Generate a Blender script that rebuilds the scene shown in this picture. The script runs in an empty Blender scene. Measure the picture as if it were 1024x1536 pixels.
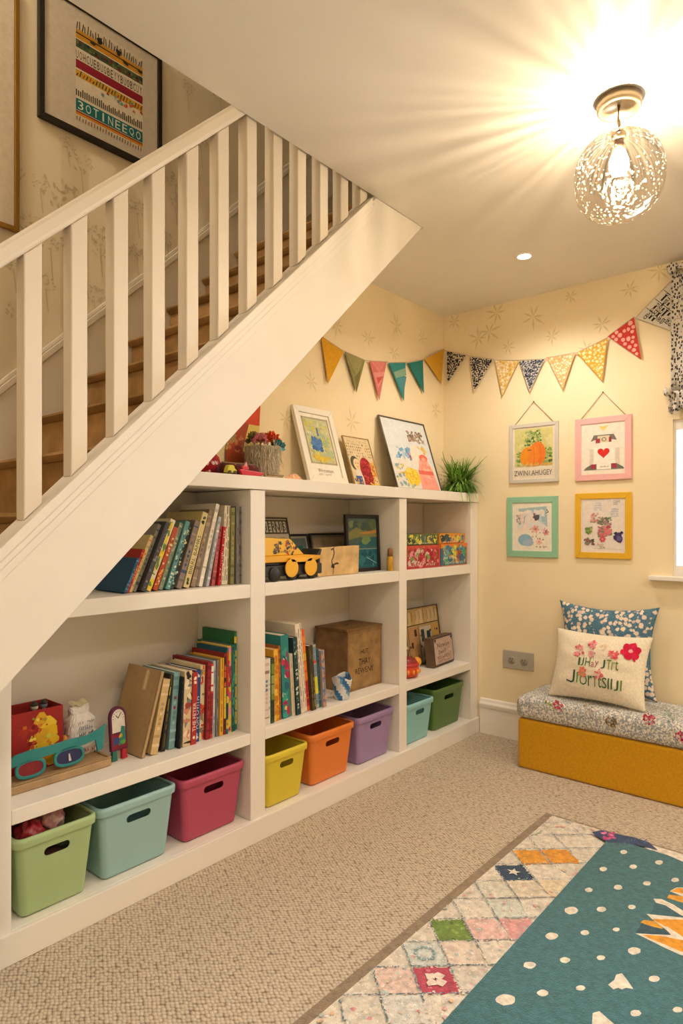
import bpy, bmesh, math, random
from mathutils import Vector, Matrix
R = math.radians
scene = bpy.context.scene
COL = scene.collection

# ------------------------------------------------------------------ camera geometry
EYE = 1.18
YAW = R(40.14)
FPX = 976.0
CA, SA = math.cos(YAW), math.sin(YAW)
def ray(px, py):
    u = px - 512.0
    return Vector((CA*FPX + SA*u, SA*FPX - CA*u, 790.0 - py))
def on_y(px, py, Y):
    r = ray(px, py); t = Y / r.y
    return Vector((r.x*t, Y, EYE + r.z*t))
def on_x(px, py, X):
    r = ray(px, py); t = X / r.x
    return Vector((X, r.y*t, EYE + r.z*t))
def on_z(px, py, Z=0.0):
    r = ray(px, py); t = (Z - EYE) / r.z
    return Vector((r.x*t, r.y*t, Z))

# ------------------------------------------------------------------ colour + materials
def lin(c): return c/12.92 if c <= 0.04045 else ((c+0.055)/1.055)**2.4
def hx(h):
    if not isinstance(h, str): return h
    h = h.lstrip('#')
    return tuple(lin(int(h[i:i+2], 16)/255) for i in (0, 2, 4))
MATS = {}
def nodes_of(m):
    m.use_nodes = True
    nt = m.node_tree
    return nt, nt.nodes, nt.links, nt.nodes['Principled BSDF']
def mat_attr(name, rough=0.6, spec=0.3, noise=0.10, nscale=30, bump=0.0, bscale=200, sheen=0.0, coat=0.0):
    """one procedural material reading each face's own colour, broken up by noise"""
    if name in MATS: return MATS[name]
    m = bpy.data.materials.new(name); nt, N, L, B = nodes_of(m)
    at = N.new('ShaderNodeAttribute'); at.attribute_name = 'Col'
    tc = N.new('ShaderNodeTexCoord')
    nz = N.new('ShaderNodeTexNoise'); nz.inputs['Scale'].default_value = nscale; nz.inputs['Detail'].default_value = 4
    L.new(tc.outputs['Object'], nz.inputs['Vector'])
    mr = N.new('ShaderNodeMapRange'); mr.inputs['To Min'].default_value = 1-noise; mr.inputs['To Max'].default_value = 1+noise
    mr.inputs['From Min'].default_value = 0.3; mr.inputs['From Max'].default_value = 0.7
    L.new(nz.outputs['Fac'], mr.inputs['Value'])
    mx = N.new('ShaderNodeVectorMath'); mx.operation = 'SCALE'
    L.new(at.outputs['Color'], mx.inputs[0]); L.new(mr.outputs['Result'], mx.inputs['Scale'])
    L.new(mx.outputs['Vector'], B.inputs['Base Color'])
    B.inputs['Roughness'].default_value = rough
    B.inputs['Specular IOR Level'].default_value = spec
    B.inputs['Sheen Weight'].default_value = sheen
    B.inputs['Coat Weight'].default_value = coat
    if bump:
        n2 = N.new('ShaderNodeTexNoise'); n2.inputs['Scale'].default_value = bscale; n2.inputs['Detail'].default_value = 3
        L.new(tc.outputs['Object'], n2.inputs['Vector'])
        bp = N.new('ShaderNodeBump'); bp.inputs['Strength'].default_value = bump; bp.inputs['Distance'].default_value = 0.004
        L.new(n2.outputs['Fac'], bp.inputs['Height']); L.new(bp.outputs['Normal'], B.inputs['Normal'])
    MATS[name] = m
    return m
PAINT = mat_attr('painted_wood', 0.42, 0.35, 0.015, 8)
PAPER = mat_attr('printed_paper', 0.55, 0.25, 0.06, 60)
GLOSSY = mat_attr('glossy_print', 0.3, 0.4, 0.10, 60)
CLOTH = mat_attr('woven_cloth', 0.9, 0.1, 0.10, 120, 0.35, 500, 0.2)
PLASTIC = mat_attr('moulded_plastic', 0.36, 0.4, 0.02, 10, 0.02, 300)
WOOD = mat_attr('bare_wood', 0.55, 0.3, 0.22, 18, 0.1, 90)
METAL = mat_attr('brushed_metal', 0.35, 0.6, 0.05, 30)
METAL.node_tree.nodes['Principled BSDF'].inputs['Metallic'].default_value = 0.85
LEAF = mat_attr('leaf', 0.5, 0.3, 0.2, 25)
WALLP = mat_attr('wallpaper', 0.75, 0.15, 0.02, 6, 0.03, 120)
RUGM = mat_attr('rug_pile', 0.97, 0.05, 0.22, 55, 0.9, 260, 0.3)
STAIRC = mat_attr('stair_carpet', 0.9, 0.1, 0.2, 14, 0.4, 300)

def mat_carpet():
    m = bpy.data.materials.new('loop_carpet'); nt, N, L, B = nodes_of(m)
    tc = N.new('ShaderNodeTexCoord')
    mp = N.new('ShaderNodeMapping'); mp.inputs['Rotation'].default_value = (0, 0, R(38)); mp.inputs['Scale'].default_value = (1.0, 0.72, 1)
    L.new(tc.outputs['Object'], mp.inputs['Vector'])
    nw = N.new('ShaderNodeTexNoise'); nw.inputs['Scale'].default_value = 7
    L.new(tc.outputs['Object'], nw.inputs['Vector'])
    ad = N.new('ShaderNodeVectorMath'); ad.operation = 'MULTIPLY_ADD'
    ad.inputs[1].default_value = (0.012, 0.012, 0); L.new(nw.outputs['Color'], ad.inputs[0]); L.new(mp.outputs['Vector'], ad.inputs[2])
    vo = N.new('ShaderNodeTexVoronoi'); vo.inputs['Scale'].default_value = 106; vo.inputs['Randomness'].default_value = 0.42
    L.new(ad.outputs['Vector'], vo.inputs['Vector'])
    rp = N.new('ShaderNodeValToRGB')
    rp.color_ramp.elements[0].position = 0.12; rp.color_ramp.elements[0].color = (*hx('d6cab8'), 1)
    rp.color_ramp.elements[1].position = 0.78; rp.color_ramp.elements[1].color = (*hx('837360'), 1)
    e = rp.color_ramp.elements.new(0.5); e.color = (*hx('c3b5a0'), 1)
    L.new(vo.outputs['Distance'], rp.inputs['Fac'])
    n2 = N.new('ShaderNodeTexNoise'); n2.inputs['Scale'].default_value = 60; L.new(tc.outputs['Object'], n2.inputs['Vector'])
    mr = N.new('ShaderNodeMapRange'); mr.inputs['To Min'].default_value = 0.82; mr.inputs['To Max'].default_value = 1.15
    L.new(n2.outputs['Fac'], mr.inputs['Value'])
    sc = N.new('ShaderNodeVectorMath'); sc.operation = 'SCALE'
    L.new(rp.outputs['Color'], sc.inputs[0]); L.new(mr.outputs['Result'], sc.inputs['Scale'])
    L.new(sc.outputs['Vector'], B.inputs['Base Color'])
    B.inputs['Roughness'].default_value = 0.95; B.inputs['Specular IOR Level'].default_value = 0.1
    inv = N.new('ShaderNodeMath'); inv.operation = 'SUBTRACT'; inv.inputs[0].default_value = 1.0
    L.new(vo.outputs['Distance'], inv.inputs[1])
    bp = N.new('ShaderNodeBump'); bp.inputs['Strength'].default_value = 0.8; bp.inputs['Distance'].default_value = 0.006
    L.new(inv.outputs[0], bp.inputs['Height']); L.new(bp.outputs['Normal'], B.inputs['Normal'])
    return m
def mat_floral(name, ground, ground2, flower, flower2, scale, thr, gscale=150):
    """small scattered flowers on a mottled cloth"""
    m = bpy.data.materials.new(name); nt, N, L, B = nodes_of(m)
    tc = N.new('ShaderNodeTexCoord')
    nw = N.new('ShaderNodeTexNoise'); nw.inputs['Scale'].default_value = scale*1.6; L.new(tc.outputs['Object'], nw.inputs['Vector'])
    ad = N.new('ShaderNodeVectorMath'); ad.operation = 'MULTIPLY_ADD'
    ad.inputs[1].default_value = (0.55/scale,)*3; L.new(nw.outputs['Color'], ad.inputs[0]); L.new(tc.outputs['Object'], ad.inputs[2])
    vo = N.new('ShaderNodeTexVoronoi'); vo.inputs['Scale'].default_value = scale; L.new(ad.outputs['Vector'], vo.inputs['Vector'])
    gn = N.new('ShaderNodeTexNoise'); gn.inputs['Scale'].default_value = gscale; gn.inputs['Detail'].default_value = 2; L.new(tc.outputs['Object'], gn.inputs['Vector'])
    gr = N.new('ShaderNodeValToRGB'); gr.color_ramp.elements[0].position = 0.42; gr.color_ramp.elements[1].position = 0.6
    gr.color_ramp.elements[0].color = (*hx(ground), 1); gr.color_ramp.elements[1].color = (*hx(ground2), 1)
    L.new(gn.outputs['Fac'], gr.inputs['Fac'])
    fr = N.new('ShaderNodeMix'); fr.data_type = 'RGBA'
    fr.inputs[6].default_value = (*hx(flower), 1); fr.inputs[7].default_value = (*hx(flower2), 1)
    sp = N.new('ShaderNodeSeparateColor'); L.new(vo.outputs['Color'], sp.inputs['Color'])
    L.new(sp.outputs['Red'], fr.inputs[0])
    lt = N.new('ShaderNodeMapRange'); lt.inputs['From Min'].default_value = thr-0.05; lt.inputs['From Max'].default_value = thr+0.05
    lt.inputs['To Min'].default_value = 1; lt.inputs['To Max'].default_value = 0
    L.new(vo.outputs['Distance'], lt.inputs['Value'])
    mx = N.new('ShaderNodeMix'); mx.data_type = 'RGBA'
    L.new(lt.outputs['Result'], mx.inputs[0]); L.new(gr.outputs['Color'], mx.inputs[6]); L.new(fr.outputs[2], mx.inputs[7])
    L.new(mx.outputs[2], B.inputs['Base Color'])
    B.inputs['Roughness'].default_value = 0.9; B.inputs['Specular IOR Level'].default_value = 0.1
    bp = N.new('ShaderNodeBump'); bp.inputs['Strength'].default_value = 0.3; bp.inputs['Distance'].default_value = 0.003
    L.new(gn.outputs['Fac'], bp.inputs['Height']); L.new(bp.outputs['Normal'], B.inputs['Normal'])
    return m
def mat_emit(name, col, strength):
    m = bpy.data.materials.new(name); nt, N, L, B = nodes_of(m)
    B.inputs['Emission Color'].default_value = (*col, 1); B.inputs['Emission Strength'].default_value = strength
    B.inputs['Base Color'].default_value = (*col, 1)
    return m

# ------------------------------------------------------------------ mesh builder
class MB:
    def __init__(s): s.v = []; s.f = []; s.c = []; s.sm = []
    def add(s, vs, fs, col, smooth=False):
        o = len(s.v); s.v += [tuple(p) for p in vs]; col = hx(col)
        for f in fs:
            s.f.append(tuple(i+o for i in f)); s.c.append(col); s.sm.append(smooth)
        return s
    def box(s, x0, x1, y0, y1, z0, z1, col, M=None):
        vs = [Vector((x, y, z)) for z in (z0, z1) for y in (y0, y1) for x in (x0, x1)]
        if M is not None: vs = [M @ p for p in vs]
        return s.add(vs, [(0,2,3,1),(4,5,7,6),(0,1,5,4),(2,6,7,3),(0,4,6,2),(1,3,7,5)], col)
    def poly(s, pts, col): return s.add(pts, [tuple(range(len(pts)))], col)
    def prism(s, pts, d, col):
        """closed polygon pts swept by vector d"""
        n = len(pts); d = Vector(d); a = [Vector(p) for p in pts]; b = [p+d for p in a]
        fs = [tuple(range(n-1, -1, -1)), tuple(range(n, 2*n))]
        fs += [(i, (i+1) % n, n+(i+1) % n, n+i) for i in range(n)]
        nrm = Vector((0,0,0))
        for i in range(n): nrm += a[i].cross(a[(i+1) % n])
        if nrm.dot(d) < 0: fs = [f[::-1] for f in fs]
        return s.add(a+b, fs, col)
    def lathe(s, prof, col, n=28, c=(0,0,0), M=None, smooth=True, sx=1, sy=1, cap=True):
        vs = []; c = Vector(c)
        for r, z in prof:
            for i in range(n):
                a = 2*math.pi*i/n; p = Vector((r*math.cos(a)*sx, r*math.sin(a)*sy, z))
                if M is not None: p = M @ p
                vs.append(p + c)
        fs = []
        for k in range(len(prof)-1):
            for i in range(n):
                j = (i+1) % n; fs.append((k*n+i, k*n+j, (k+1)*n+j, (k+1)*n+i))
        if cap:
            fs.append(tuple(range(n-1, -1, -1))); fs.append(tuple(range((len(prof)-1)*n, len(prof)*n)))
        return s.add(vs, fs, col, smooth)
    def ball(s, c, r, col, n=14, M=None):
        if not hasattr(r, '__len__'): r = (r, r, r)
        prof = [(math.sin(math.pi*k/n), -math.cos(math.pi*k/n)) for k in range(n+1)]
        prof[0] = (0.02, -1); prof[-1] = (0.02, 1)
        S = Matrix.Diagonal((*r, 1))
        MM = S if M is None else M @ S
        return s.lathe(prof, col, max(10, n), c, MM)
    def tube(s, pts, r, col, n=8):
        pts = [Vector(p) for p in pts]; vs = []; m = len(pts)
        up = Vector((0, 0, 1))
        for k, p in enumerate(pts):
            d = (pts[min(k+1, m-1)] - pts[max(k-1, 0)]).normalized()
            a = d.cross(up)
            if a.length < 1e-3: a = d.cross(Vector((1, 0, 0)))
            a.normalize(); b = d.cross(a)
            rr = r[k] if hasattr(r, '__len__') else r
            for i in range(n):
                t = 2*math.pi*i/n; vs.append(p + a*math.cos(t)*rr + b*math.sin(t)*rr)
        fs = [(k*n+i, k*n+(i+1) % n, (k+1)*n+(i+1) % n, (k+1)*n+i) for k in range(m-1) for i in range(n)]
        fs = [f[::-1] for f in fs]
        fs += [tuple(range(n)), tuple(range(m*n-1, (m-1)*n-1, -1))]
        return s.add(vs, fs, col, True)
    def grid(s, fn, nu, nv, col, smooth=True, two=False):
        """fn(u,v) in 0..1 -> point; col may be a function"""
        vs = [fn(i/nu, j/nv) for j in range(nv+1) for i in range(nu+1)]
        for j in range(nv):
            for i in range(nu):
                a = j*(nu+1)+i
                q = [vs[a], vs[a+1], vs[a+nu+2], vs[a+nu+1]]
        o = len(s.v); s.v += [tuple(p) for p in vs]
        for j in range(nv):
            for i in range(nu):
                a = o+j*(nu+1)+i
                s.f.append((a, a+1, a+nu+2, a+nu+1)); s.sm.append(smooth)
                s.c.append(hx(col((i+.5)/nu, (j+.5)/nv)) if callable(col) else hx(col))
        return s
    def mesh(s, name):
        me = bpy.data.meshes.new(name); me.from_pydata(s.v, [], s.f); me.update()
        ca = me.color_attributes.new('Col', 'FLOAT_COLOR', 'CORNER')
        buf = []
        for p, c in zip(me.polygons, s.c): buf += [c[0], c[1], c[2], 1.0]*p.loop_total
        ca.data.foreach_set('color', buf)
        me.polygons.foreach_set('use_smooth', s.sm)
        return me
    def build(s, name, mat, parent=None, bevel=0, seg=2, loc=None, label=None, solid=0, subsurf=0):
        me = s.mesh(name); o = bpy.data.objects.new(name, me); COL.objects.link(o)
        me.materials.append(mat)
        if parent is not None: o.parent = parent
        if loc is not None: o.location = loc
        if solid:
            md = o.modifiers.new('thick', 'SOLIDIFY'); md.thickness = solid; md.offset = 0
        if bevel:
            md = o.modifiers.new('bev', 'BEVEL'); md.width = bevel; md.segments = seg
            md.limit_method = 'ANGLE'; md.angle_limit = R(35)
        if subsurf:
            md = o.modifiers.new('sub', 'SUBSURF'); md.levels = subsurf; md.render_levels = subsurf
        if label: o['label'] = label
        return o

# ------------------------------------------------------------------ object bookkeeping
def tag(o, label, cat, group=None, kind=None):
    o['label'] = label; o['category'] = cat
    if group: o['group'] = group
    if kind: o['kind'] = kind
    return o
def thing(name, label, cat, loc=(0, 0, 0), rot=(0, 0, 0), group=None):
    o = bpy.data.objects.new(name, None); COL.objects.link(o)
    o.empty_display_size = 0.05
    o.location = loc; o.rotation_euler = rot
    return tag(o, label, cat, group)
def struct(o, label=None):
    o['kind'] = 'structure'
    if label: o['label'] = label
    return o

# ------------------------------------------------------------------ flat art (prints, lettering, patterns) as thin geometry
GLY = {}
def glyphs(txt):
    if txt in GLY: return GLY[txt]
    cu = bpy.data.curves.new('t', 'FONT'); cu.body = txt; cu.size = 1.0; cu.resolution_u = 2; cu.fill_mode = 'FRONT'
    ob = bpy.data.objects.new('t', cu); COL.objects.link(ob)
    dg = bpy.context.evaluated_depsgraph_get(); dg.update()
    me = bpy.data.meshes.new_from_object(ob.evaluated_get(dg))
    vs = [(v.co.x, v.co.y) for v in me.vertices]; fs = [tuple(p.vertices) for p in me.polygons]
    bpy.data.objects.remove(ob); bpy.data.curves.remove(cu); bpy.data.meshes.remove(me)
    if not vs: vs = [(0, 0), (1, 1)]
    x0 = min(v[0] for v in vs); x1 = max(v[0] for v in vs); y0 = min(v[1] for v in vs); y1 = max(v[1] for v in vs)
    GLY[txt] = ([((x-x0)/(x1-x0+1e-9), (y-y0)/(y1-y0+1e-9)) for x, y in vs], fs, (x1-x0)/max(y1-y0, 1e-6))
    return GLY[txt]
class Art:
    """draws coloured shapes in a plane: O origin, U right, V up, N towards the viewer (metres)"""
    STEP = 8e-6
    def __init__(s, mb, O, U, V, lift=0.0004, fn=None, seed=1, step=None, lim=None):
        if step: s.STEP = step
        s.lim = lim
        s.mb = mb; s.O = Vector(O); s.U = Vector(U).normalized(); s.V = Vector(V).normalized()
        s.N = s.U.cross(s.V).normalized(); s.k = lift; s.fn = fn; s.r = random.Random(seed)
    def P(s, x, y):
        if s.lim: x, y = min(max(x, 0), s.lim[0]), min(max(y, 0), s.lim[1])
        if s.fn: return s.fn(x, y, s.k)
        return s.O + s.U*x + s.V*y + s.N*s.k
    def poly(s, pts, col):
        s.mb.add([s.P(x, y) for x, y in pts], [tuple(range(len(pts)))], col); s.k += s.STEP; return s
    def rect(s, x0, y0, x1, y1, col): return s.poly([(x0, y0), (x1, y0), (x1, y1), (x0, y1)], col)
    def ell(s, cx, cy, rx, ry, col, n=14, rot=0):
        c, q = math.cos(rot), math.sin(rot); pts = []
        for i in range(n):
            a = 2*math.pi*i/n; x, y = rx*math.cos(a), ry*math.sin(a); pts.append((cx+x*c-y*q, cy+x*q+y*c))
        return s.poly(pts, col)
    def blob(s, cx, cy, r, col, n=10, j=0.35, ry=None):
        pts = []; ry = ry or r
        for i in range(n):
            a = 2*math.pi*i/n; k = 1 + s.r.uniform(-j, j); pts.append((cx+r*k*math.cos(a), cy+ry*k*math.sin(a)))
        return s.poly(pts, col)
    def line(s, x0, y0, x1, y1, w, col):
        dx, dy = x1-x0, y1-y0; l = math.hypot(dx, dy) or 1; a, b = -dy/l*w/2, dx/l*w/2
        return s.poly([(x0+a, y0+b), (x0-a, y0-b), (x1-a, y1-b), (x1+a, y1+b)], col)
    def path(s, pts, w, col):
        for a, b in zip(pts[:-1], pts[1:]): s.line(*a, *b, w, col)
        return s
    def text(s, t, x, y, h, col, w=None, rot=0, italic=0):
        vs, fs, asp = glyphs(t); w = w or h*asp; c, q = math.cos(rot), math.sin(rot)
        P = []
        for a, b in vs:
            px, py = a*w + italic*b*h, b*h; P.append(s.P(x+px*c-py*q, y+px*q+py*c))
        s.mb.add(P, fs, col); s.k += s.STEP; return s
    def flower(s, cx, cy, r, col, cc, n=6):
        a0 = s.r.uniform(0, 6)
        for i in range(n):
            a = a0+2*math.pi*i/n; s.ell(cx+math.cos(a)*r*.6, cy+math.sin(a)*r*.6, r*.45, r*.33, col, 8, a)
        return s.ell(cx, cy, r*.3, r*.3, cc, 8)
    def spray(s, x0, y0, x1, y1, cols, n, r0, r1):
        for _ in range(n):
            r = s.r.uniform(r0, r1)
            s.blob(s.r.uniform(x0+r, x1-r), s.r.uniform(y0+r, y1-r), r, s.r.choice(cols), 7, .45, r*s.r.uniform(.5, 1.2))
        return s
    def scrawl(s, x, y, w, h, col, lw, n=10):
        """a row of made marks, too small to read"""
        st = w/n
        for i in range(n):
            a = x+i*st
            if s.r.random() < .12: continue
            s.line(a+st*.2, y, a+st*.2+s.r.uniform(-.1, .3)*st, y+h*s.r.uniform(.6, 1), lw, col)
            s.line(a+st*.2, y+h*s.r.uniform(.2, .8), a+st*.8, y+h*s.r.uniform(0, 1), lw, col)
        return s
# ------------------------------------------------------------------ the room
H = 2.437          # ceiling height
XR = 3.38          # right wall
YB = 2.05          # wall above the bookcase
YF = 1.82          # bookcase front
YK = 2.15          # bookcase back
YS = 1.50          # stair stringer face
YW = 2.35          # stair wall
XL, YN = -1.6, -2.2
SL = 0.96
def soffit(x): return 0.8125 + SL*(x-0.613)
def strtop(x): return 1.121 + SL*(x-0.613)
WHITE = 'ebe6dd'; TRIM = 'eee9e0'; WALLC = 'f1e1bd'; MOTIF = 'ddcb9f'; CEIL = 'eae5dc'; STWALL = 'ddd3bd'; STMOT = 'c3b89e'

m = MB(); m.box(XL-.1, XR+.1, YN-.1, YW+.1, -.1, 0, 'c0ad90')
struct(m.build('floor', mat_carpet()))
# ceiling with the stairwell left open
m = MB()
m.box(XL-.1, XR+.1, YN-.1, YS, H, H+.22, CEIL); m.box(2.32, XR+.1, YS, YW, H, H+.22, CEIL)
struct(m.build('ceiling', PAINT))
m = MB(); m.box(XL-.1, XR+.1, YS-.1, YW+.1, 4.0, 4.1, CEIL); m.box(XL, XR, YS-.08, YS-.02, H+.22, 4.0, STWALL)
struct(m.build('ceiling.001', PAINT))

def star(a, x, y, r, col, n=7):
    a0 = a.r.uniform(0, 1)
    for i in range(n):
        t = a0 + 2*math.pi*i/n + a.r.uniform(-.2, .2); q = r*a.r.uniform(.7, 1.15); w = r*.085
        ex, ey = x+math.cos(t)*q, y+math.sin(t)*q; mx, my = x+math.cos(t)*q*.5, y+math.sin(t)*q*.5
        px, py = -math.sin(t)*w, math.cos(t)*w
        a.poly([(x, y), (mx+px, my+py), (ex, ey), (mx-px, my-py)], col)
# right wall, with the window opening
WY1, WY0, WZ0, WZ1 = 0.79, -0.35, 0.945, 1.69
m = MB()
m.box(XR, XR+.14, WY1, YW+.1, 0, H, WALLC); m.box(XR, XR+.14, YN-.1, WY0, 0, H, WALLC)
m.box(XR, XR+.14, WY0, WY1, 0, WZ0, WALLC); m.box(XR, XR+.14, WY0, WY1, WZ1, H, WALLC)
m.box(XR, XR+.14, YS-.1, YW+.1, H, 4.0, STWALL)
a = Art(m, (XR, 0, 0), (0, -1, 0), (0, 0, 1), .0006, seed=4)
for cx, cy in ((110,220),(205,285),(280,185),(325,320),(425,200),(500,280),(575,120),(700,230),(810,90),(930,15),(250,90+170),(640,330)):
    p = on_x(640+cx/2.667, 400+cy/2.667, XR); star(a, -p.y, p.z, a.r.uniform(.05, .075), MOTIF)
struct(m.build('wall_right', WALLP))
# wall above the bookcase, cut away along the underside of the stairs
m = MB()
m.prism([(1.26, YB, 1.371), (XR, YB, 1.371), (XR, YB, H), (2.34, YB, H)], (0, YW-YB-.005, 0), WALLC)
a = Art(m, (0, YB, 0), (1, 0, 0), (0, 0, 1), .0006, seed=9)
for cx, cy in ((605,60),(785,60),(690,110),(415,205),(890,10),(550,340),(330,330),(700,20),(500,20),(830,300)):
    p = on_y(280+cx/2.226, 480+cy/2.226, YB); star(a, p.x, p.z, a.r.uniform(.05, .075), 'e2d0a4')
struct(m.build('wall_back', WALLP))
# stair wall with faint flower print
m = MB(); m.box(XL-.1, XR+.1, YW, YW+.1, 0, 4.0, STWALL)
a = Art(m, (0, YW, 0), (1, 0, 0), (0, 0, 1), .0006, seed=6)
for px, py, s_ in ((122,243,.07),(60,275,.05),(92,290,.1),(40,330,.07),(75,360,.07),(20,395,.05),(150,355,.07),(205,310,.06),(150,375,.05),(68,425,.05),(25,465,.06),(262,270,.06),(262,300,.05),(300,210,.06),(290,260,.05),(20,255,.05),(205,380,.06),(330,140,.07),(280,130,.05),(100,215,.04),(140,440,.06),(250,360,.05)):
    p = on_y(px, py, YW)
    for _ in range(26):
        t = a.r.uniform(0, 6.28); q = s_*math.sqrt(a.r.random())*.75
        a.ell(p.x+q*math.cos(t), p.z+q*math.sin(t)*.8, s_*.12, s_*.05, STMOT if a.r.random() < .6 else 'cfc5ad', 6, a.r.uniform(0, 3))
    a.line(p.x, p.z-s_*.4, p.x+.01, p.z-s_*2.1, .003, STMOT)
struct(m.build('wall_stair', WALLP))
m = MB(); m.box(XL-.1, XL, YN-.1, YW+.1, 0, 4.0, WALLC); struct(m.build('wall_left', WALLP))
m = MB(); m.box(XL, XR, YN-.1, YN, 0, H, WALLC); struct(m.build('wall_near', WALLP))
m = MB(); m.prism([(-.16, 1.70, 0), (.69, 1.70, 0), (.69, 1.70, .85), (-.16, 1.70, 0.04)], (0, .04, 0), WHITE); struct(m.build('wall_understair', PAINT))
# baseboards
def baseboard(name, p0, p1, nrm, h=.2):
    m = MB(); n = Vector(nrm); p0, p1 = Vector(p0), Vector(p1); d = p1-p0
    prof = [(0, 0), (.016, 0), (.016, h-.055), (.021, h-.05), (.024, h-.035), (.024, h-.028), (.014, h-.018), (.010, h-.006), (.004, h), (0, h)]
    m.prism([p0 + n*a + Vector((0, 0, b)) for a, b in prof], d, TRIM)
    return struct(m.build(name, PAINT, bevel=.001))
baseboard('baseboard_right', (XR, YF-.02, 0), (XR, YN, 0), (-1, 0, 0))
baseboard('baseboard_near', (XL, YN, 0), (XR-.03, YN, 0), (0, 1, 0))
baseboard('baseboard_left', (XL, YN+.03, 0), (XL, YS, 0), (1, 0, 0))
# window
w = bpy.data.objects.new('window_1', None); COL.objects.link(w); struct(w)
m = MB(); fx = XR+.012
for y0, y1, z0, z1 in ((WY0, WY1, WZ0, WZ0+.05), (WY0, WY1, WZ1-.05, WZ1), (WY0, WY0+.05, WZ0+.05, WZ1-.05), (WY1-.012, WY1, WZ0+.05, WZ1-.05), (.19, .235, WZ0+.05, WZ1-.05)):
    m.box(fx, fx+.05, y0, y1, z0, z1, 'f2efe8')
m.build('window_frame', PAINT, w)
m = MB(); m.box(fx+.02, fx+.024, WY0+.04, WY1-.004, WZ0+.04, WZ1-.04, 'ffffff')
g = bpy.data.materials.new('window_glass'); nt, N, L, B = nodes_of(g)
tr = N.new('ShaderNodeBsdfTransparent'); gl = N.new('ShaderNodeBsdfGlossy'); gl.inputs['Roughness'].default_value = .02
fr = N.new('ShaderNodeFresnel'); mx = N.new('ShaderNodeMixShader'); L.new(fr.outputs[0], mx.inputs[0]); L.new(tr.outputs[0], mx.inputs[1]); L.new(gl.outputs[0], mx.inputs[2])
L.new(mx.outputs[0], N['Material Output'].inputs['Surface'])
m.build('pane', g, w)
m = MB(); m.box(XR-.045, XR+.011, WY0-.03, WY1+.10, WZ0-.022, WZ0, 'f0ece2'); m.build('window_sill', PAINT, w, bevel=.004)

# ------------------------------------------------------------------ staircase
st = thing('staircase', 'staircase rising to the right behind white banisters, brown treads, broad white stringer', 'stairs')
m = MB(); th = .04
m.prism([(-.5, YS, max(0, soffit(-.5))), (-.235, YS, 0.0), (2.301, YS, H-.002), (1.984, YS, H-.002), (-.555, YS, 0.0)], (0, th, 0), WHITE)
sg_ = m.build('stringer', PAINT, st, bevel=.002)
m = MB()
def slope_bar(x0, x1, off0, off1, y0, y1, col):
    m.prism([(x0, y0, strtop(x0)+off0), (x1, y0, strtop(x1)+off0), (x1, y0, strtop(x1)+off1), (x0, y0, strtop(x0)+off1)], (0, y1-y0, 0), col)
slope_bar(-.5, 1.945, -.012, .018, YS-.016, YS+.064, WHITE)
slope_bar(-.5, 1.960, -.034, -.0125, YS-.010, YS-.0005, WHITE)
slope_bar(-.5, 1.965, -.062, -.0345, YS-.005, YS-.0005, WHITE)
m.build('moulding', PAINT, sg_, bevel=.004, seg=3)
m = MB(); m.prism([(-.2, YS+th, soffit(-.2)+.003), (2.30, YS+th, soffit(2.30)+.003), (2.30, YS+th, soffit(2.30)+.02), (-.2, YS+th, soffit(-.2)+.02)], (0, YW-YS-th-.002, 0), WHITE)
m.build('soffit_panel', PAINT, st)
run = .185; rise = run*SL
x0 = 0.613 - (1.121)/SL - .02          # first nosing on the floor
BR = ('a5855a', 'ae8c60', '9a7a50')
k = 0
while True:
    nx = x0 + run*(k+1); nz = strtop(nx) - .01
    if nz > 2.60: break
    if nz > .10:
        m = MB(); y0, y1 = YS+.066, YW-.0195
        prof = [(nx-.022, nz-.018), (nx-.028, nz-.010), (nx-.022, nz-.001), (nx-.010, nz+.001), (min(nx+run+.012, 2.315), nz), (min(nx+run+.012, 2.315), nz-.022), (nx-.012, nz-.026)]
        m.prism([(a, y0, b) for a, b in prof], (0, y1-y0, 0), BR[k % 3]); m.build('tread', STAIRC, st)
        m = MB(); m.box(nx-.004, nx+.012, y0, y1, nz-rise-.001, nz-.0265, ('b69468', 'ae8c60', 'bc9a6e')[k % 3]); m.build('riser', STAIRC, st)
    k += 1
# raked skirting on the stair wall
m = MB()
def rake(o0, o1, d, col):
    a, b = -.6, 2.9
    m.prism([(a, YW-d, strtop(a)+o0), (b, YW-d, strtop(b)+o0), (b, YW-d, strtop(b)+o1), (a, YW-d, strtop(a)+o1)], (0, d-.0005, 0), col)
rake(-.12, .185, .018, 'e2dccf'); rake(.1855, .215, .026, 'e6e0d4'); rake(.2155, .235, .016, 'e6e0d4')
struct(m.build('trim_1', PAINT, bevel=.003))

bl = thing('stair_balustrade', 'white square banisters with sloping white handrail along the open side of the stairs', 'banister')
m = MB(); yb0, yb1 = YS+.004, YS+.060
def hr(x): return 1.806 + SL*(x-.613)
m.prism([(-.6, yb0, hr(-.6)-.056), (2.6, yb0, hr(2.6)-.056), (2.6, yb0, hr(2.6)), (-.6, yb0, hr(-.6))], (0, yb1-yb0, 0), 'e8e0d2')
m.build('handrail', PAINT, bl, bevel=.010, seg=3)
bw = .042
for i in range(-9, 12):
    xc = .690 + .1122*i
    m = MB(); xa, xb = xc-bw/2, xc+bw/2; ya, yb_ = YS+.012, YS+.012+bw
    vs = [(x, y, strtop(x)+.019 if t == 0 else hr(x)-.057) for t in (0, 1) for y in (ya, yb_) for x in (xa, xb)]
    m.add(vs, [(0,2,3,1),(4,5,7,6),(0,1,5,4),(2,6,7,3),(0,4,6,2),(1,3,7,5)], 'e8e0d2')
    m.build('baluster', PAINT, bl, bevel=.003)

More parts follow.
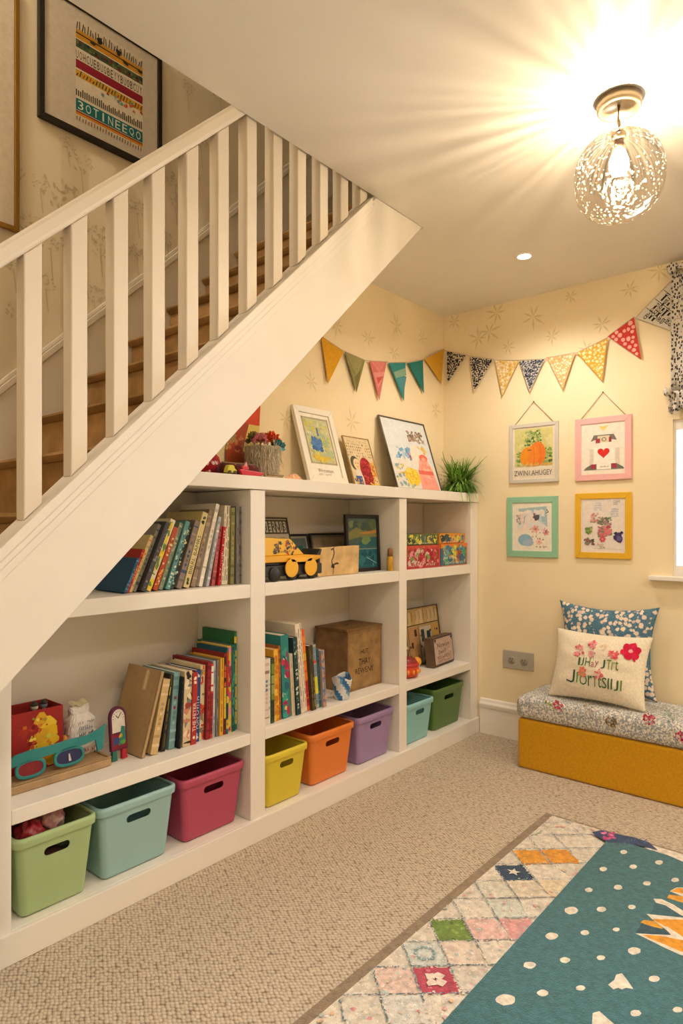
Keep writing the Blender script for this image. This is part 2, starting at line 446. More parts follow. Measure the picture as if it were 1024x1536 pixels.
# ------------------------------------------------------------------ built-in bookcase
bc = thing('built_in_bookcase', 'white built-in open bookcase fitted under the sloping stairs', 'bookcase', (2.0, 1.98, 0))
BO = Vector((2.0, 1.98, 0))
def bpart(name, m, bev=.0025):
    for i, p in enumerate(m.v): m.v[i] = (p[0]-BO.x, p[1]-BO.y, p[2]-BO.z)
    return m.build(name, PAINT, bc, bevel=bev)
UP = ((.700, .772), (1.634, 1.708), (2.594, 2.657), (3.295, 3.378))
ZB, ZL, ZM, ZT = .085, .41, .965, 1.37
for i, (a, b) in enumerate(UP):
    m = MB()
    if i == 0: m.prism([(a, YF, 0), (b, YF, 0), (b, YF, soffit(b)-.004), (a, YF, soffit(a)-.004)], (0, YK-.012-YF, 0), WHITE)
    else: m.box(a, b, YF, YK-.012, 0, ZT-.052, WHITE)
    bpart('upright', m)
for i in range(3):
    a, b = UP[i][1]+.0006, UP[i+1][0]-.0006
    for z, t in ((ZL, .042), (ZM, .05)):
        m = MB(); m.box(a, b, YF+.001, YK-.013, z-t, z, WHITE); bpart('shelf', m)
    m = MB(); m.box(a, b, YF+.0006, YK-.013, .0, ZB, WHITE); bpart('shelf', m)
m = MB(); m.box(.701, 3.378, YF-.014, YF-.0004, 0, ZB, WHITE); bpart('plinth', m)
m = MB(); m.box(1.205, 3.379, YF-.006, YB-.001, ZT-.05, ZT, WHITE); m.box(1.3, 3.379, YB-.001, YK-.002, ZT-.05, ZT-.001, WHITE); bpart('top_board', m)
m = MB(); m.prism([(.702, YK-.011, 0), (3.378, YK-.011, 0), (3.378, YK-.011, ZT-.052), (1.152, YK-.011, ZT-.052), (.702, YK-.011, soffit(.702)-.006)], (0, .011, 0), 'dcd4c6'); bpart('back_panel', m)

# ------------------------------------------------------------------ pictures on the stair wall
def frame_bars(o, w, h, fw, fd, col, mat_):
    m = MB(); A_ = [(-w/2, 0), (w/2, 0), (w/2, h), (-w/2, h)]; B_ = [(-w/2+fw, fw), (w/2-fw, fw), (w/2-fw, h-fw), (-w/2+fw, h-fw)]
    for i in range(4):
        j = (i+1) % 4
        m.prism([(A_[i][0], 0, A_[i][1]), (A_[j][0], 0, A_[j][1]), (B_[j][0], 0, B_[j][1]), (B_[i][0], 0, B_[i][1])], (0, fd, 0), col)
    m.build('frame', mat_, o, bevel=.002)
w, h = .515, .495
pf = thing('picture_frame', 'black framed striped print of letter rows high on the stair wall', 'picture', (1.342, YW-.0215, 2.655))
frame_bars(pf, w, h, .020, .021, '241f1c', PAINT)
m = MB(); m.box(-w/2+.0204, w/2-.0204, .008, .018, .0204, h-.0204, 'c9c1b4')
a = Art(m, (-w/2+.14, .008, .055), (1, 0, 0), (0, 0, 1), seed=41, lim=(.285, .385)); W_, H_ = .285, .38
def row(y0, y1, col): a.rect(0, H_*y0, W_, H_*y1, col)
row(0, 1, 'd8d0c0')
row(.0, .05, 'd0c8b6'); row(.055, .085, 'c8862c'); row(.08, .095, '8a3a24'); row(.10, .215, '1f6f74'); row(.235, .33, 'd8d0be'); row(.43, .50, 'd0a02c'); row(.515, .60, '8f1f34'); row(.60, .70, 'd6cdbc'); row(.72, .80, '4f5a3c'); row(.81, .90, 'c8902c'); row(.855, .87, '4a3a24'); row(.90, 1.0, 'd2c8b4')
for i, ch in enumerate('3OTINEEQO'): a.text(ch, W_*(.03+.108*i+(.025 if ch == 'I' else 0)), H_*.115, H_*.085, 'd9e0da', W_*(.022 if ch == 'I' else .075))
for i in range(34): a.rect(W_*(i/34), H_*.24, W_*(i/34+.016), H_*a.r.uniform(.29, .325), '2c2620')
for i in range(20): a.text(a.r.choice('UYECOHB0'), W_*(i/20), H_*.61, H_*.08, '2c2620', W_*.035)
for i in range(22): a.line(W_*(i/22+.01), H_*.44, W_*(i/22+.03), H_*a.r.uniform(.46, .50), .004, a.r.choice(('2f2c20', '3a6a5c', 'a8442c', '2c2a24')))
for i in range(40): a.blob(W_*a.r.random(), H_*a.r.uniform(.73, .79), .006, a.r.choice(('2f4a44', '6f7a4c', '7a2c34', '2a3430')), 7, .5)
for i in range(26): a.line(W_*(i/26+.01), H_*.90, W_*(i/26+.01+a.r.uniform(-.01, .02)), H_*a.r.uniform(.94, .99), .0035, '2f2a22')
for i in range(24): a.line(W_*(i/24+.01), H_*.0, W_*(i/24+.015), H_*a.r.uniform(.03, .05), .003, a.r.choice(('7a2c24', '2f2a22')))
for i in range(6): a.blob(W_*a.r.random(), H_*.85, .008, '3a3424', 8)
for x in (.34, .62): a.blob(W_*x, H_*.91, .012, '2c2a24', 9)
for i in range(14): a.blob(W_*a.r.uniform(.3, 1), H_*a.r.uniform(.36, .46), .006, a.r.choice(('c8602c', 'd8c04a', '5a9a94', 'a8342c')), 7)
m.build('print', PAPER, pf)
w, h = .52, .85
pf = thing('picture_frame', 'gold framed print with a maroon curve at the left end of the stair wall', 'picture', (.757, YW-.0185, 2.212))
frame_bars(pf, w, h, .016, .018, 'a07a34', METAL)
m = MB(); m.box(-w/2+.0164, w/2-.0164, .007, .016, .0164, h-.0164, 'd2c8b8')
a = Art(m, (-w/2, .007, 0), (1, 0, 0), (0, 0, 1), seed=42)
a.poly([(.20+.228*math.cos(t), .42+.20*math.sin(t)) for t in [k*.2618-1.57 for k in range(13)]], '6a2a3c')
a.poly([(.20+.216*math.cos(t), .42+.188*math.sin(t)) for t in [k*.2618-1.57 for k in range(13)]], '8a5a64')
m.build('print', PAPER, pf)
# ------------------------------------------------------------------ books
rb = random.Random(12)
def book(t, h, d, cover, accents, style, label, group, pages='e6dcc4'):
    """book standing with its spine towards -Y; local origin at the foot of the spine's right corner"""
    o = thing('book', label, 'book', group=group)
    m = MB(); c = .0022 if t > .012 else .0012
    m.box(-t, -t+c, .0012, d, 0, h, cover); m.box(-c, 0, .0012, d, 0, h, cover)
    m.box(-t, 0, 0, .0012+c, 0, h, cover)
    a = Art(m, (-t, 0, 0), (1, 0, 0), (0, 0, 1), seed=rb.randint(0, 9999), lim=(t, h)); r = a.r
    ac = accents
    g = t*.12
    if style == 'blocks':
        z = h*.06
        while z < h*.9:
            q = r.uniform(.04, .16)*h; a.rect(g*.3, z, t-g*.3, min(h*.97, z+q), r.choice(ac)); z += q + r.uniform(0, .03)*h
        a.scrawl(g, h*.1, t-2*g, .01, '2a2622', .001, 4)
    elif style == 'spots':
        for _ in range(int(h/t*1.6)+6): a.blob(r.uniform(.25, .75)*t, r.uniform(.04, .96)*h, t*r.uniform(.1, .27), r.choice(ac), 8)
    elif style == 'script':
        n = max(1, int(t/.009))
        for k in range(n):
            x = t*(k+.5)/n; z = h*.05
            while z < h*.93:
                q = r.uniform(.012, .05); a.line(x+r.uniform(-.001, .001), z, x+r.uniform(-.001, .001), z+q, .0035*r.uniform(.4, 1), r.choice(ac)); z += q+r.uniform(.004, .014)
    elif style == 'bands':
        for f in (.1, .22, .78, .9): a.rect(0, h*f, t, h*(f+r.uniform(.015, .05)), r.choice(ac))
        a.scrawl(g, h*.5, t-2*g, .012, r.choice(ac), .0015, 3)
        for k in range(6): a.rect(t*.3, h*(.32+.065*k), t*.7, h*(.36+.065*k), r.choice(ac))
    elif style == 'painted':
        for _ in range(22): a.blob(r.uniform(.15, .85)*t, r.uniform(.03, .97)*h, t*r.uniform(.15, .4), r.choice(ac), 9, .5, h*r.uniform(.015, .06))
    elif style.startswith('title:'):
        w = style[6:]; hh = min(t*.62, .02); L_ = min(h*.62, len(w)*hh*.85)
        a.text(w, t/2+hh/2, h*.18, hh, ac[0], L_, math.pi/2)
        for _ in range(4): a.blob(t*.5, r.choice((.06, .1, .86, .92))*h, t*.28, r.choice(ac), 8)
    m.build('cover', PAPER, o, bevel=.0006, seg=1)
    m = MB(); m.box(-t+c+.0002, -c-.0002, .0034+c, d-.004, .003, h-.003, pages); m.build('pages', PAPER, o)
    return o
def cornersXZ(xr, z, t, h, a):
    """a leaning book rests on its lower right corner when a>0, on its lower left corner when a<0"""
    c, s = math.cos(a), math.sin(a)
    if a >= 0: ox, oz = xr, z
    else: ox, oz = xr + t*0, z + t*(-s)*1.0
    # local points: (-t..0, 0..h); x' = x c + z s ; z' = -x s + z c
    pts = [(-t, 0), (0, 0), (0, h), (-t, h)]
    if a >= 0: return (xr, z), [(xr + x*c + y*s, z - x*s + y*c) for x, y in pts]
    # a<0: lower-left corner lowest
    oz = z - (t*s)
    return (xr, oz), [(xr + x*c + y*s, oz - x*s + y*c) for x, y in pts]
def xr_at(P, z):
    xs = []
    for (x0, z0), (x1, z1) in zip(P, P[1:]+P[:1]):
        if min(z0, z1) <= z <= max(z0, z1) and abs(z1-z0) > 1e-9: xs.append(x0+(x1-x0)*(z-z0)/(z1-z0))
    return (min(xs), max(xs)) if xs else None
def pack(specs, shelf_z, start, side, ys, group):
    """side=+1: fill leftwards from a panel on the right; -1: fill rightwards from a panel on the left"""
    placed = []; zs = [shelf_z+.0005+.005*k for k in range(80)]
    for t, h, ang, cover, acc, style, label in specs:
        a = R(ang); (ox, oz), P = cornersXZ(0, shelf_z+.0006, t, h, a)
        best = None
        for z in zs:
            e = xr_at(P, z)
            if not e: continue
            if side > 0:
                lim = start
                for Q in placed[-3:]:
                    f = xr_at(Q, z)
                    if f: lim = min(lim, f[0])
                dlt = lim-.0008-e[1]; best = dlt if best is None else min(best, dlt)
            else:
                lim = start
                for Q in placed[-3:]:
                    f = xr_at(Q, z)
                    if f: lim = max(lim, f[1])
                dlt = lim+.0008-e[0]; best = dlt if best is None else max(best, dlt)
        P = [(x+best, z) for x, z in P]; placed.append(P)
        yy = ys + rb.uniform(-.008, .012)
        o = book(t, h, min(rb.uniform(.17, .215), YK-.016-yy), cover, acc, style, label, group)
        o.location = (ox+best, yy, oz); o.rotation_euler = (0, a, 0)
    print('PACK', group, [round(q[0][0], 3) for q in placed][-1], round(start, 3))
    return placed

G1 = 'books leaning on the upper left shelf'
UPPER = [  # from the right-hand upright leftwards
 (.015, .290, 0, '6f6a62', ['8a857c', '55504a'], 'bands', 'dark grey-brown book upright against the panel, last on the upper left shelf'),
 (.014, .292, 0, '7c7a76', ['9a9690', '5d5a55'], 'script', 'slim mid-grey book second from the right end of the upper left shelf'),
 (.017, .285, 1, '8c8a58', ['a5a26c', '6f6c44'], 'bands', 'olive green book beside the grey ones on the upper left shelf'),
 (.028, .292, 3, 'ddd3b8', ['4d493d', '77705e', '3c3830'], 'script', 'wide cream book with dark handwriting down its spine on the upper left shelf'),
 (.012, .215, 7, 'b3242c', ['d9b9a8', '8a1b22'], 'spots', 'short bright red book before the handwritten cream one'),
 (.015, .22, 9, 'a85652', ['c07a72', '7e3f3c'], 'bands', 'short dull pink-red book leaning on the bright red one'),
 (.012, .255, 13, 'a9adb0', ['8a8f94', 'd5d3cc'], 'bands', 'pale blue-grey thin book behind the white leaning book'),
 (.016, .305, 15, 'e4dccb', ['bfb6a4', 'f1ebdf'], 'bands', 'tall plain white book leaning right on the upper left shelf'),
 (.019, .285, 17, '8c7a66', ['6f5f4e', 'a8967f'], 'bands', 'plain brown-grey book between the white and the orange-red leaning books'),
 (.010, .27, 18, 'c4502f', ['e08850', '8d3320'], 'spots', 'narrow orange-red book leaning beside the cream lettered one'),
 (.024, .275, 18, 'cdbd86', ['4b5634', '2f3324', '6d7a42'], 'title:BIRRL BAMRS', 'cream leaning book with green and black lettering on its spine'),
 (.021, .245, 19, '85776c', ['6a5d54', '3d4f68', '9c8d80'], 'bands', 'taupe leaning book with a blue foot, upper left shelf'),
 (.017, .235, 20, '33413f', ['d5d8c8', '8fae9c', 'e5dfa0'], 'spots', 'dark slate leaning book covered in pale specks'),
 (.018, .245, 20, '5b8c8c', ['a8c7bd', '3a6469', 'd6d9b8'], 'spots', 'teal leaning book with pale mottled spine, upper left shelf'),
 (.016, .24, 21, '86917a', ['b9c09f', '5f7f7c', 'cfc37e'], 'spots', 'grey-green leaning book with blotched spine'),
 (.018, .225, 22, 'b5502f', ['e0a04a', '8c3020', 'd9c9a0'], 'spots', 'rust orange leaning book with red blotches'),
 (.021, .255, 23, 'e0d3b0', ['e9cf3a', 'e4c531', '6c8a3c'], 'painted', 'cream leaning book splashed with yellow and a green dot'),
 (.018, .245, 23, '4c4a4c', ['726a78', '8e8b82', '3a4b5c'], 'spots', 'charcoal leaning book with mauve and blue flecks'),
 (.013, .24, 24, '8d8a7c', ['6f6d60', '4d5f68'], 'bands', 'thin grey-green leaning book left of the charcoal one'),
 (.012, .20, 24, 'd8c48a', ['e0b23c', 'b8a67c', 'd9704a'], 'bands', 'yellow and cream striped book near the stair end of the upper left shelf'),
 (.011, .15, 24, 'b3362c', ['d8843c', '7e2420'], 'bands', 'dark red slim book, second from the stair end of the upper left shelf'),
 (.010, .12, 24, '2f5a7a', ['5c93b0', '2b506c'], 'bands', 'blue slim book at the stair end of the upper left shelf'),
]
pack(UPPER, ZM, UP[1][0]-.002, 1, 1.868, G1)

G2 = 'books on the lower left shelf'
LOWER = [
 (.013, .372, 0, '2e6b46', ['e0c43a', 'd9c54a', '2f7f6a'], 'blocks', 'tallest book, green with yellow, at the right end of the lower left shelf'),
 (.018, .325, 0, '2f6f66', ['3f8a7a', '1f4d52', '4aa08a'], 'painted', 'dark teal-green book second from the right end of the lower left shelf'),
 (.021, .322, 0, 'd9b84a', ['cf5670', 'e08aa0', 'c8c070', '9a3c50'], 'painted', 'yellow and pink blotched book beside the dark teal-green one'),
 (.011, .318, .5, '2b5f74', ['b4342c', 'd8b23c', '1f3f58'], 'blocks', 'narrow blue and red book between the pink and the yellow ones'),
 (.010, .30, .5, '8e2f28', ['d9c03c', '4a2a24', 'c8603c'], 'blocks', 'narrow brick-red book with yellow marks, lower left shelf'),
 (.018, .285, 1, 'd9a52c', ['3c3428', 'e8c860', 'b3482c'], 'script', 'golden yellow book with dark writing, lower left shelf'),
 (.014, .28, 1, '7a766c', ['a8a294', '4c4a44', '8f3f38'], 'script', 'grey narrow book left of the golden yellow one'),
 (.013, .278, 1, 'a9b6bd', ['3d5f8a', 'd8d8d2', '2f4468'], 'script', 'pale blue and white book with navy writing'),
 (.012, .27, 1.5, 'c23c3a', ['e8ddd0', 'e6dad0', '8d2428'], 'blocks', 'red and white striped narrow book, lower left shelf'),
 (.017, .28, 2, '8d2b30', ['a84048', '6e1f26'], 'bands', 'plain dark red book right of the cream one with orange flame'),
 (.022, .268, 2, 'dccfa6', ['d85a34', 'e0a03c', '8a7a58', 'c23c2c'], 'painted', 'cream book with an orange and red painted spine'),
 (.026, .255, 2, '26467c', ['c8d0d8', '9aa8c0', 'e0e0d8'], 'title:FUN OVITH', 'royal blue book with white letters down its spine'),
 (.023, .252, 2, 'a83232', ['e8d8c8', 'f0e4d0', 'e8d8c8'], 'title:THE FETER', 'red book with large white letters down its spine'),
 (.035, .262, 2, 'd3bd96', ['2e2622', '9c4038', 'c9826a', '74807a', 'e6d6b8'], 'painted', 'thick tan book with black and rust picture spine, leftmost of the upright row'),
 (.008, .245, 4, '26282c', ['4a4c50', '3a3c40'], 'bands', 'thin black book tight against the thick tan one'),
 (.026, .262, 5, '79a2a6', ['5f888e', '8d3f48', '9cc0c0'], 'bands', 'thick pale teal book on the lower left shelf'),
 (.018, .258, 8, '2e2a22', ['c8b43c', 'e0cf4a', '7a6a2c'], 'script', 'black book with yellow writing leaning on the pale teal one'),
 (.030, .25, 12, 'c9ad7c', ['b09464', 'dcc49a'], 'bands', 'thick cream-brown book leaning behind the kraft folder'),
]
LOWER = [(q[0]*.93,)+q[1:] for q in LOWER]
PL = pack(LOWER, ZL, UP[2-1][0]-.002, 1, 1.888, G2)
# kraft folder leaning in front of the row, its cover turned to the room
fo = thing('folder', 'big kraft cardboard folder with a paper tab leaning against the books', 'folder')
m = MB(); t, h, d = .014, .285, .20
m.box(-t, -t+.003, 0, d, 0, h, 'b1946a'); m.box(-.003, 0, 0, d, 0, h, 'a98b60'); m.box(-t, 0, 0, .003, 0, h, 'b1946a')
m.build('cover', PAPER, fo, bevel=.001, seg=1)
m = MB(); m.box(-t+.0035, -.0035, .004, d-.004, .003, h-.004, 'd8c7a0'); m.build('pages', PAPER, fo)
m = MB(); m.box(-t-.0016, -t-.0004, .06, .085, h-.075, h-.012, 'c8ac7c'); m.box(-t-.0026, -t-.0018, .066, .076, h-.07, h-.005, 'e0cfa4'); m.build('tab', PAPER, fo, label='pale paper tab')
(ox, oz), P = cornersXZ(0, ZL+.0006, t, h, R(16))
best = min((min(f[0] for f in [xr_at(Q, z) for Q in PL[-3:]] if f)-.001-xr_at(P, z)[1]) for z in [ZL+.004+.005*k for k in range(56)] if xr_at(P, z) and any(xr_at(Q, z) for Q in PL[-3:]))
fo.location = (best, 1.895, oz); fo.rotation_euler = (0, R(16), 0)
FOLDX = best
print('FOLDER', best)

G3 = 'books on the lower middle shelf'
MID = [  # from the left-hand upright rightwards
 (.013, .235, 0, '34507c', ['b8504a', '5c7aa8', 'd08a80'], 'blocks', 'blue and red book first on the left of the lower middle shelf'),
 (.020, .255, 0, 'ddd0c4', ['c9b5a8', '9c7a74', '5f7f9c'], 'bands', 'pinkish white book second from the left of the lower middle shelf'),
 (.008, .255, 0, 'e6e6da', ['cfd4b8', 'b0b89a'], 'bands', 'thin off-white book right of the pinkish white one'),
 (.014, .255, 0, '3c4c34', ['6f8a3c', '2f3f3c', '8a9a5c'], 'blocks', 'dark green book left of the yellow-orange one'),
 (.022, .285, -1, 'd9982c', ['e8b848', 'c27a24', 'e0a838'], 'painted', 'yellow-orange book on the lower middle shelf'),
 (.010, .295, -1, '9c6238', ['b87a4c', '7c4a2c'], 'bands', 'narrow brown-orange book right of the yellow-orange one'),
 (.034, .335, -2.5, '2f7f7c', ['d8c46a', 'c23c50', 'a82c58', '2b5f74', '3c9a8c', 'd8d0b0'], 'painted', 'wide teal picture book with yellow and crimson patches'),
 (.014, .255, -4, 'cfc2a4', ['8a8068', 'b0a488'], 'script', 'cream narrow book leaning left beside the teal picture book'),
 (.018, .32, -4.5, '2f4446', ['8fae9c', 'c8d0c0', '5a7a74'], 'spots', 'dark slate-green speckled tall book leaning left'),
 (.028, .372, -6, 'e2d6c4', ['7a4a40', '8f6a58', '54483c', 'a87060'], 'script', 'tallest white book with brown marks, leaning left on the lower middle shelf'),
 (.016, .345, -6, 'd9642c', ['e0b03c', 'b3342c', 'e8822c'], 'blocks', 'orange, yellow and red book leaning behind the tallest white one'),
 (.019, .275, -5, '4a4430', ['8a7a3c', 'b8aa6c', '2f2a22'], 'script', 'dark olive book left of the yellow-footed one'),
 (.022, .272, -5, 'a8b0ac', ['d9cf3a', 'c4c02c', 'd0524c', '7c8c98', 'e0d640'], 'blocks', 'grey and pink book with yellow foot on the lower middle shelf'),
 (.010, .25, -4, '2f5f70', ['5c9ab0', '1f3f50'], 'spots', 'narrow dark blue book second from the crate side'),
 (.016, .245, -4, 'b9988a', ['5c8ab0', 'a85f58', '4a7aa8'], 'painted', 'dusty pink book with blue foot at the crate end of the lower middle shelf'),
]
MID = [(q[0]*1.27,)+q[1:] for q in MID]
pack(MID, ZL, UP[1][1]+.002, -1, 1.85, G3)
# ------------------------------------------------------------------ storage bins
def rrect(x0, x1, y0, y1, r, n=5):
    pts = []
    for cx, cy, a0 in ((x1-r, y1-r, 0), (x0+r, y1-r, 90), (x0+r, y0+r, 180), (x1-r, y0+r, 270)):
        for i in range(n+1):
            a = R(a0+90*i/n); pts.append((cx+r*math.cos(a), cy+r*math.sin(a)))
    return pts
def loft(m, rings, col, capb=True, smooth=True):
    n = len(rings[0]); vs = [p for r_ in rings for p in r_]
    fs = [(k*n+i, k*n+(i+1) % n, (k+1)*n+(i+1) % n, (k+1)*n+i) for k in range(len(rings)-1) for i in range(n)]
    if capb: fs += [tuple(range(n-1, -1, -1)), tuple(range((len(rings)-1)*n, len(rings)*n))]
    m.add(vs, fs, col, smooth)
def bin_(w, d, h, col, dark, label, x0, yf, rot=0):
    """tapered plastic tub; local origin centre of base"""
    o = thing('storage_bin', label, 'storage bin', (x0+w/2, yf+d/2, ZB+.0006), (0, 0, R(rot)), 'coloured bins on the bottom shelf')
    tp = .022; th = .0045
    def ring(k, inset, z, r): 
        q = tp*(1-k)
        return [(x, y, z) for x, y in rrect(-w/2+.006+q+inset, w/2-.006-q-inset, -d/2+.006+q*.8+inset, d/2-.006-q*.8-inset, r)]
    m = MB()
    loft(m, [ring(.0, .008, 0, .014), ring(.02, .002, .004, .018), ring(.06, 0, .012, .02), ring(1, 0, h-.008, .022), ring(1, th, h-.008, .02), ring(.06, th, .014, .016), ring(.03, .012, .0075, .012)], col)
    me = m.mesh('b'); ob = bpy.data.objects.new('b', me); COL.objects.link(ob)
    # slot for the hand, cut through the front wall
    cm = MB(); sw, sh = w*.155, .0125; pts = []
    for s_, a0 in ((1, -90), (-1, 90)):
        for i in range(9):
            a = R(a0+180*i/8); pts.append((s_*(sw-sh)+sh*math.cos(a), -d/2-.03, h*.735+sh*math.sin(a)))
    cm.prism(pts, (0, .075, 0), col)
    co = bpy.data.objects.new('c', cm.mesh('c')); COL.objects.link(co)
    md = ob.modifiers.new('x', 'BOOLEAN'); md.object = co; md.operation = 'DIFFERENCE'; md.solver = 'EXACT'
    dg = bpy.context.evaluated_depsgraph_get(); dg.update()
    me2 = bpy.data.meshes.new_from_object(ob.evaluated_get(dg))
    bpy.data.objects.remove(ob); bpy.data.objects.remove(co)
    me2.name = 'body'; me2.materials.clear(); me2.materials.append(PLASTIC)
    if 'Col' in me2.color_attributes: me2.color_attributes.remove(me2.color_attributes['Col'])
    ca = me2.color_attributes.new('Col', 'FLOAT_COLOR', 'CORNER'); c = hx(col)
    ca.data.foreach_set('color', [c[0], c[1], c[2], 1]*len(me2.loops))
    b = bpy.data.objects.new('body', me2); COL.objects.link(b); b.parent = o
    b.modifiers.new('wn', 'WEIGHTED_NORMAL')
    m = MB()   # rolled rim, a closed ring
    rs = [ring(1, -.0055, h-.026, .026), ring(1, -.007, h-.012, .027), ring(1, -.006, h-.003, .026), ring(1, -.001, h, .022), ring(1, th, h-.001, .02), ring(1, th+.0006, h-.01, .02), ring(1, -.0005, h-.012, .022), ring(1, -.0008, h-.026, .022)]
    loft(m, rs+[rs[0]], col, False); m.build('rim', PLASTIC, o)
    return o
BH = .222
bin_(.245, .275, .232, 'a4bc88', 0, 'light green bin full of wrapped toys at the left end of the bottom shelf', .782, 1.822)
bin_(.285, .275, .232, '96bcbc', 0, 'large pale aqua bin between the light green and raspberry ones', 1.032, 1.828)
bin_(.288, .275, .225, 'b04a66', 0, 'raspberry pink bin, right of the pale aqua one', 1.338, 1.835)
bin_(.245, .275, .212, 'd8c43c', 0, 'yellow bin, first in the middle bay of the bottom shelf', 1.714, 1.822)
bin_(.295, .275, .222, 'e07f35', 0, 'orange bin between the yellow and lilac ones', 1.982, 1.835)
bin_(.285, .275, .222, '9c83b0', 0, 'lilac bin, right of the orange one', 2.300, 1.838)
bin_(.255, .275, .205, '8cc4c6', 0, 'small sky blue bin left of the dark green one', 2.672, 1.826)
bin_(.318, .275, .225, '58793f', 0, 'dark green bin at the right end of the bottom shelf', 2.948, 1.838)
# things heaped in the light green bin
r = random.Random(5)
for i, (dx, dy, z, rr, c, nm, lb) in enumerate((
    (-.045, -.05, .232, .038, 'b3303c', 'toy_ball', 'red crumpled toy in the light green bin, front left'),
    (.03, -.02, .238, .040, 'd8a0a0', 'toy_parcel', 'pink paper-wrapped toy on top in the light green bin'),
    (-.045, .05, .236, .038, '8f2a34', 'toy_ball', 'dark red toy at the back of the light green bin'),
    (.06, .06, .225, .035, '6a3a34', 'toy_parcel', 'brown toy in the back right corner of the light green bin'))):
    m = MB()
    def f(u, v, rr=rr, sd=i*7.3):
        a = 2*math.pi*u; b = math.pi*(v*.98+.01)
        k = rr*(1+.18*math.sin(5*a+sd)*math.sin(4*b+sd)+.1*math.sin(9*a-sd+3*b))
        return Vector((k*math.sin(b)*math.cos(a), k*math.sin(b)*math.sin(a), -k*.8*math.cos(b)))
    m.grid(f, 28, 14, lambda u, v, c=c: hx(c) if int(u*9+v*5) % 3 else hx('c0505a' if c != 'd8a0a0' else 'ecc4bc'))
    tag(m.build(nm, GLOSSY, loc=(.9045+dx, 1.9595+dy, ZB+z-.022)), lb, 'toy', 'toys heaped in the light green bin')
m = MB(); m.lathe([(.0, 0), (.06, .0), (.085, .02), (.085, .09), (.05, .11), (0, .11)], '5a2a30', 16)
tag(m.build('cloth_bundle', CLOTH, loc=(.9045, 1.9595, ZB+.010)), 'dark cloth bundle under the toys in the light green bin', 'cloth')

# ------------------------------------------------------------------ lower left shelf, toys on the left
tr_ = thing('wooden_tray', 'low tan wooden tray under the red box and the teal spectacles', 'tray', (.955, 2.03, ZL))
m = MB(); m.box(-.155, .170, -.115, .10, .0006, .026, 'a68a66'); m.build('base', WOOD, tr_, bevel=.004)
m = MB()
for x0_, x1_, y0_, y1_ in ((-.155, .170, -.115, -.107), (-.155, .170, .092, .10), (-.155, -.147, -.1068, .0918), (.162, .170, -.1068, .0918)): m.box(x0_, x1_, y0_, y1_, .0264, .031, '997d58')
m.build('rim', WOOD, tr_, bevel=.002)
tz = ZL+.0266
bx = thing('gift_box', 'open red cardboard box painted with yellow flowers on the lower left shelf', 'box', (.925, 2.052, tz))
m = MB(); w2, d2, h2 = .078, .058, .182
for q in ((-w2, w2, -d2, -d2+.003), (-w2, w2, d2-.003, d2), (-w2, -w2+.003, -d2+.003, d2-.003), (w2-.003, w2, -d2+.003, d2-.003)): m.box(q[0], q[1], q[2], q[3], 0, h2, '9c2a28')
m.box(-w2+.003, w2-.003, -d2+.003, d2-.003, .0, .004, '5a1a18')
a = Art(m, (-w2, -d2, 0), (1, 0, 0), (0, 0, 1), seed=3)
for _ in range(30): a.blob(a.r.uniform(.03, .125), a.r.uniform(.02, .15), a.r.uniform(.006, .016), a.r.choice(('7e1f20', 'b5402c', 'a83428', 'c46a2c')), 8)
for x, y, q in ((.105, .135, .028), (.085, .15, .02), (.118, .11, .02), (.07, .045, .028), (.10, .07, .026), (.112, .03, .024), (.125, .085, .018), (.09, .10, .022)): a.blob(x, y, q, a.r.choice(('e0b828', 'd8a82c', 'e8c83c')), 11, .25)
for _ in range(30): a.blob(a.r.uniform(.05, .14), a.r.uniform(.015, .16), a.r.uniform(.003, .008), a.r.choice(('c8d04a', 'd8862c', '8a9a3c', 'f0dc60', 'c4582c')), 7)
a.ell(.07, .045, .013, .016, 'a8b84c', 12)
m.build('body', PAPER, bx)
for i, (dx, dy, c, lb) in enumerate(((.02, .012, 'd8d0bc', 'white-headed peg doll standing in the open red box'), (.052, .016, '8a9aa0', 'grey-headed peg doll standing in the open red box'))):
    pg = thing('peg_doll', lb, 'toy', (.925+dx, 2.052+dy, tz+.0046), group='peg dolls in the red box')
    m = MB(); m.lathe([(.008, 0), (.009, .01), (.007, .1), (.006, .16)], 'cdb48c', 12); m.build('body', WOOD, pg)
    m = MB(); m.ball((0, 0, .17), .0115, c, 10); m.build('head', WOOD, pg)
    m = MB(); m.lathe([(.012, .174), (.0125, .178), (.006, .187), (0.001, .188)], '3a3430', 12); m.build('cap', WOOD, pg)
# white crumpled paper bag
bg = thing('paper_bag', 'crumpled white paper bag with blue and red scribbles on the lower left shelf', 'paper bag', (1.078, 2.04, tz), (0, 0, R(8)))
m = MB(); rr = random.Random(2)
ns = [[rr.uniform(-1, 1) for _ in range(40)] for _ in range(24)]
def bagf(u, v):
    k = min(39, int(u*39.99)); j = min(23, int(v*23))
    a = 2*math.pi*u; e = .5
    cx, sy = math.cos(a), math.sin(a)
    sx = math.copysign(abs(cx)**e, cx); s_y = math.copysign(abs(sy)**e, sy)
    w = .046*(1+.10*math.sin(math.pi*min(1, v*1.25)) - (.30*max(0, (v-.72)/.1) if v < .82 else .30 - .1*(v-.82)/.18))
    c = ns[j][k % 39]*.0022
    fl = 1 if v < .7 else max(.25, 1-(v-.7)*2.6)
    return Vector((sx*(w+c), s_y*(w*.72*fl+c), .158*v))
m.grid(bagf, 39, 23, 'dcd8d2', False)
a = Art(m, (-.05, -.043, 0), (1, 0, 0), (0, 0, 1), seed=11)
a.scrawl(.016, .012, .07, .016, 'b3404a', .0022, 8); a.scrawl(.02, .085, .06, .014, '4a5f94', .0018, 8); a.scrawl(.022, .066, .055, .014, '3a3a44', .0020, 8); a.scrawl(.018, .105, .062, .010, '55606c', .0016, 9)
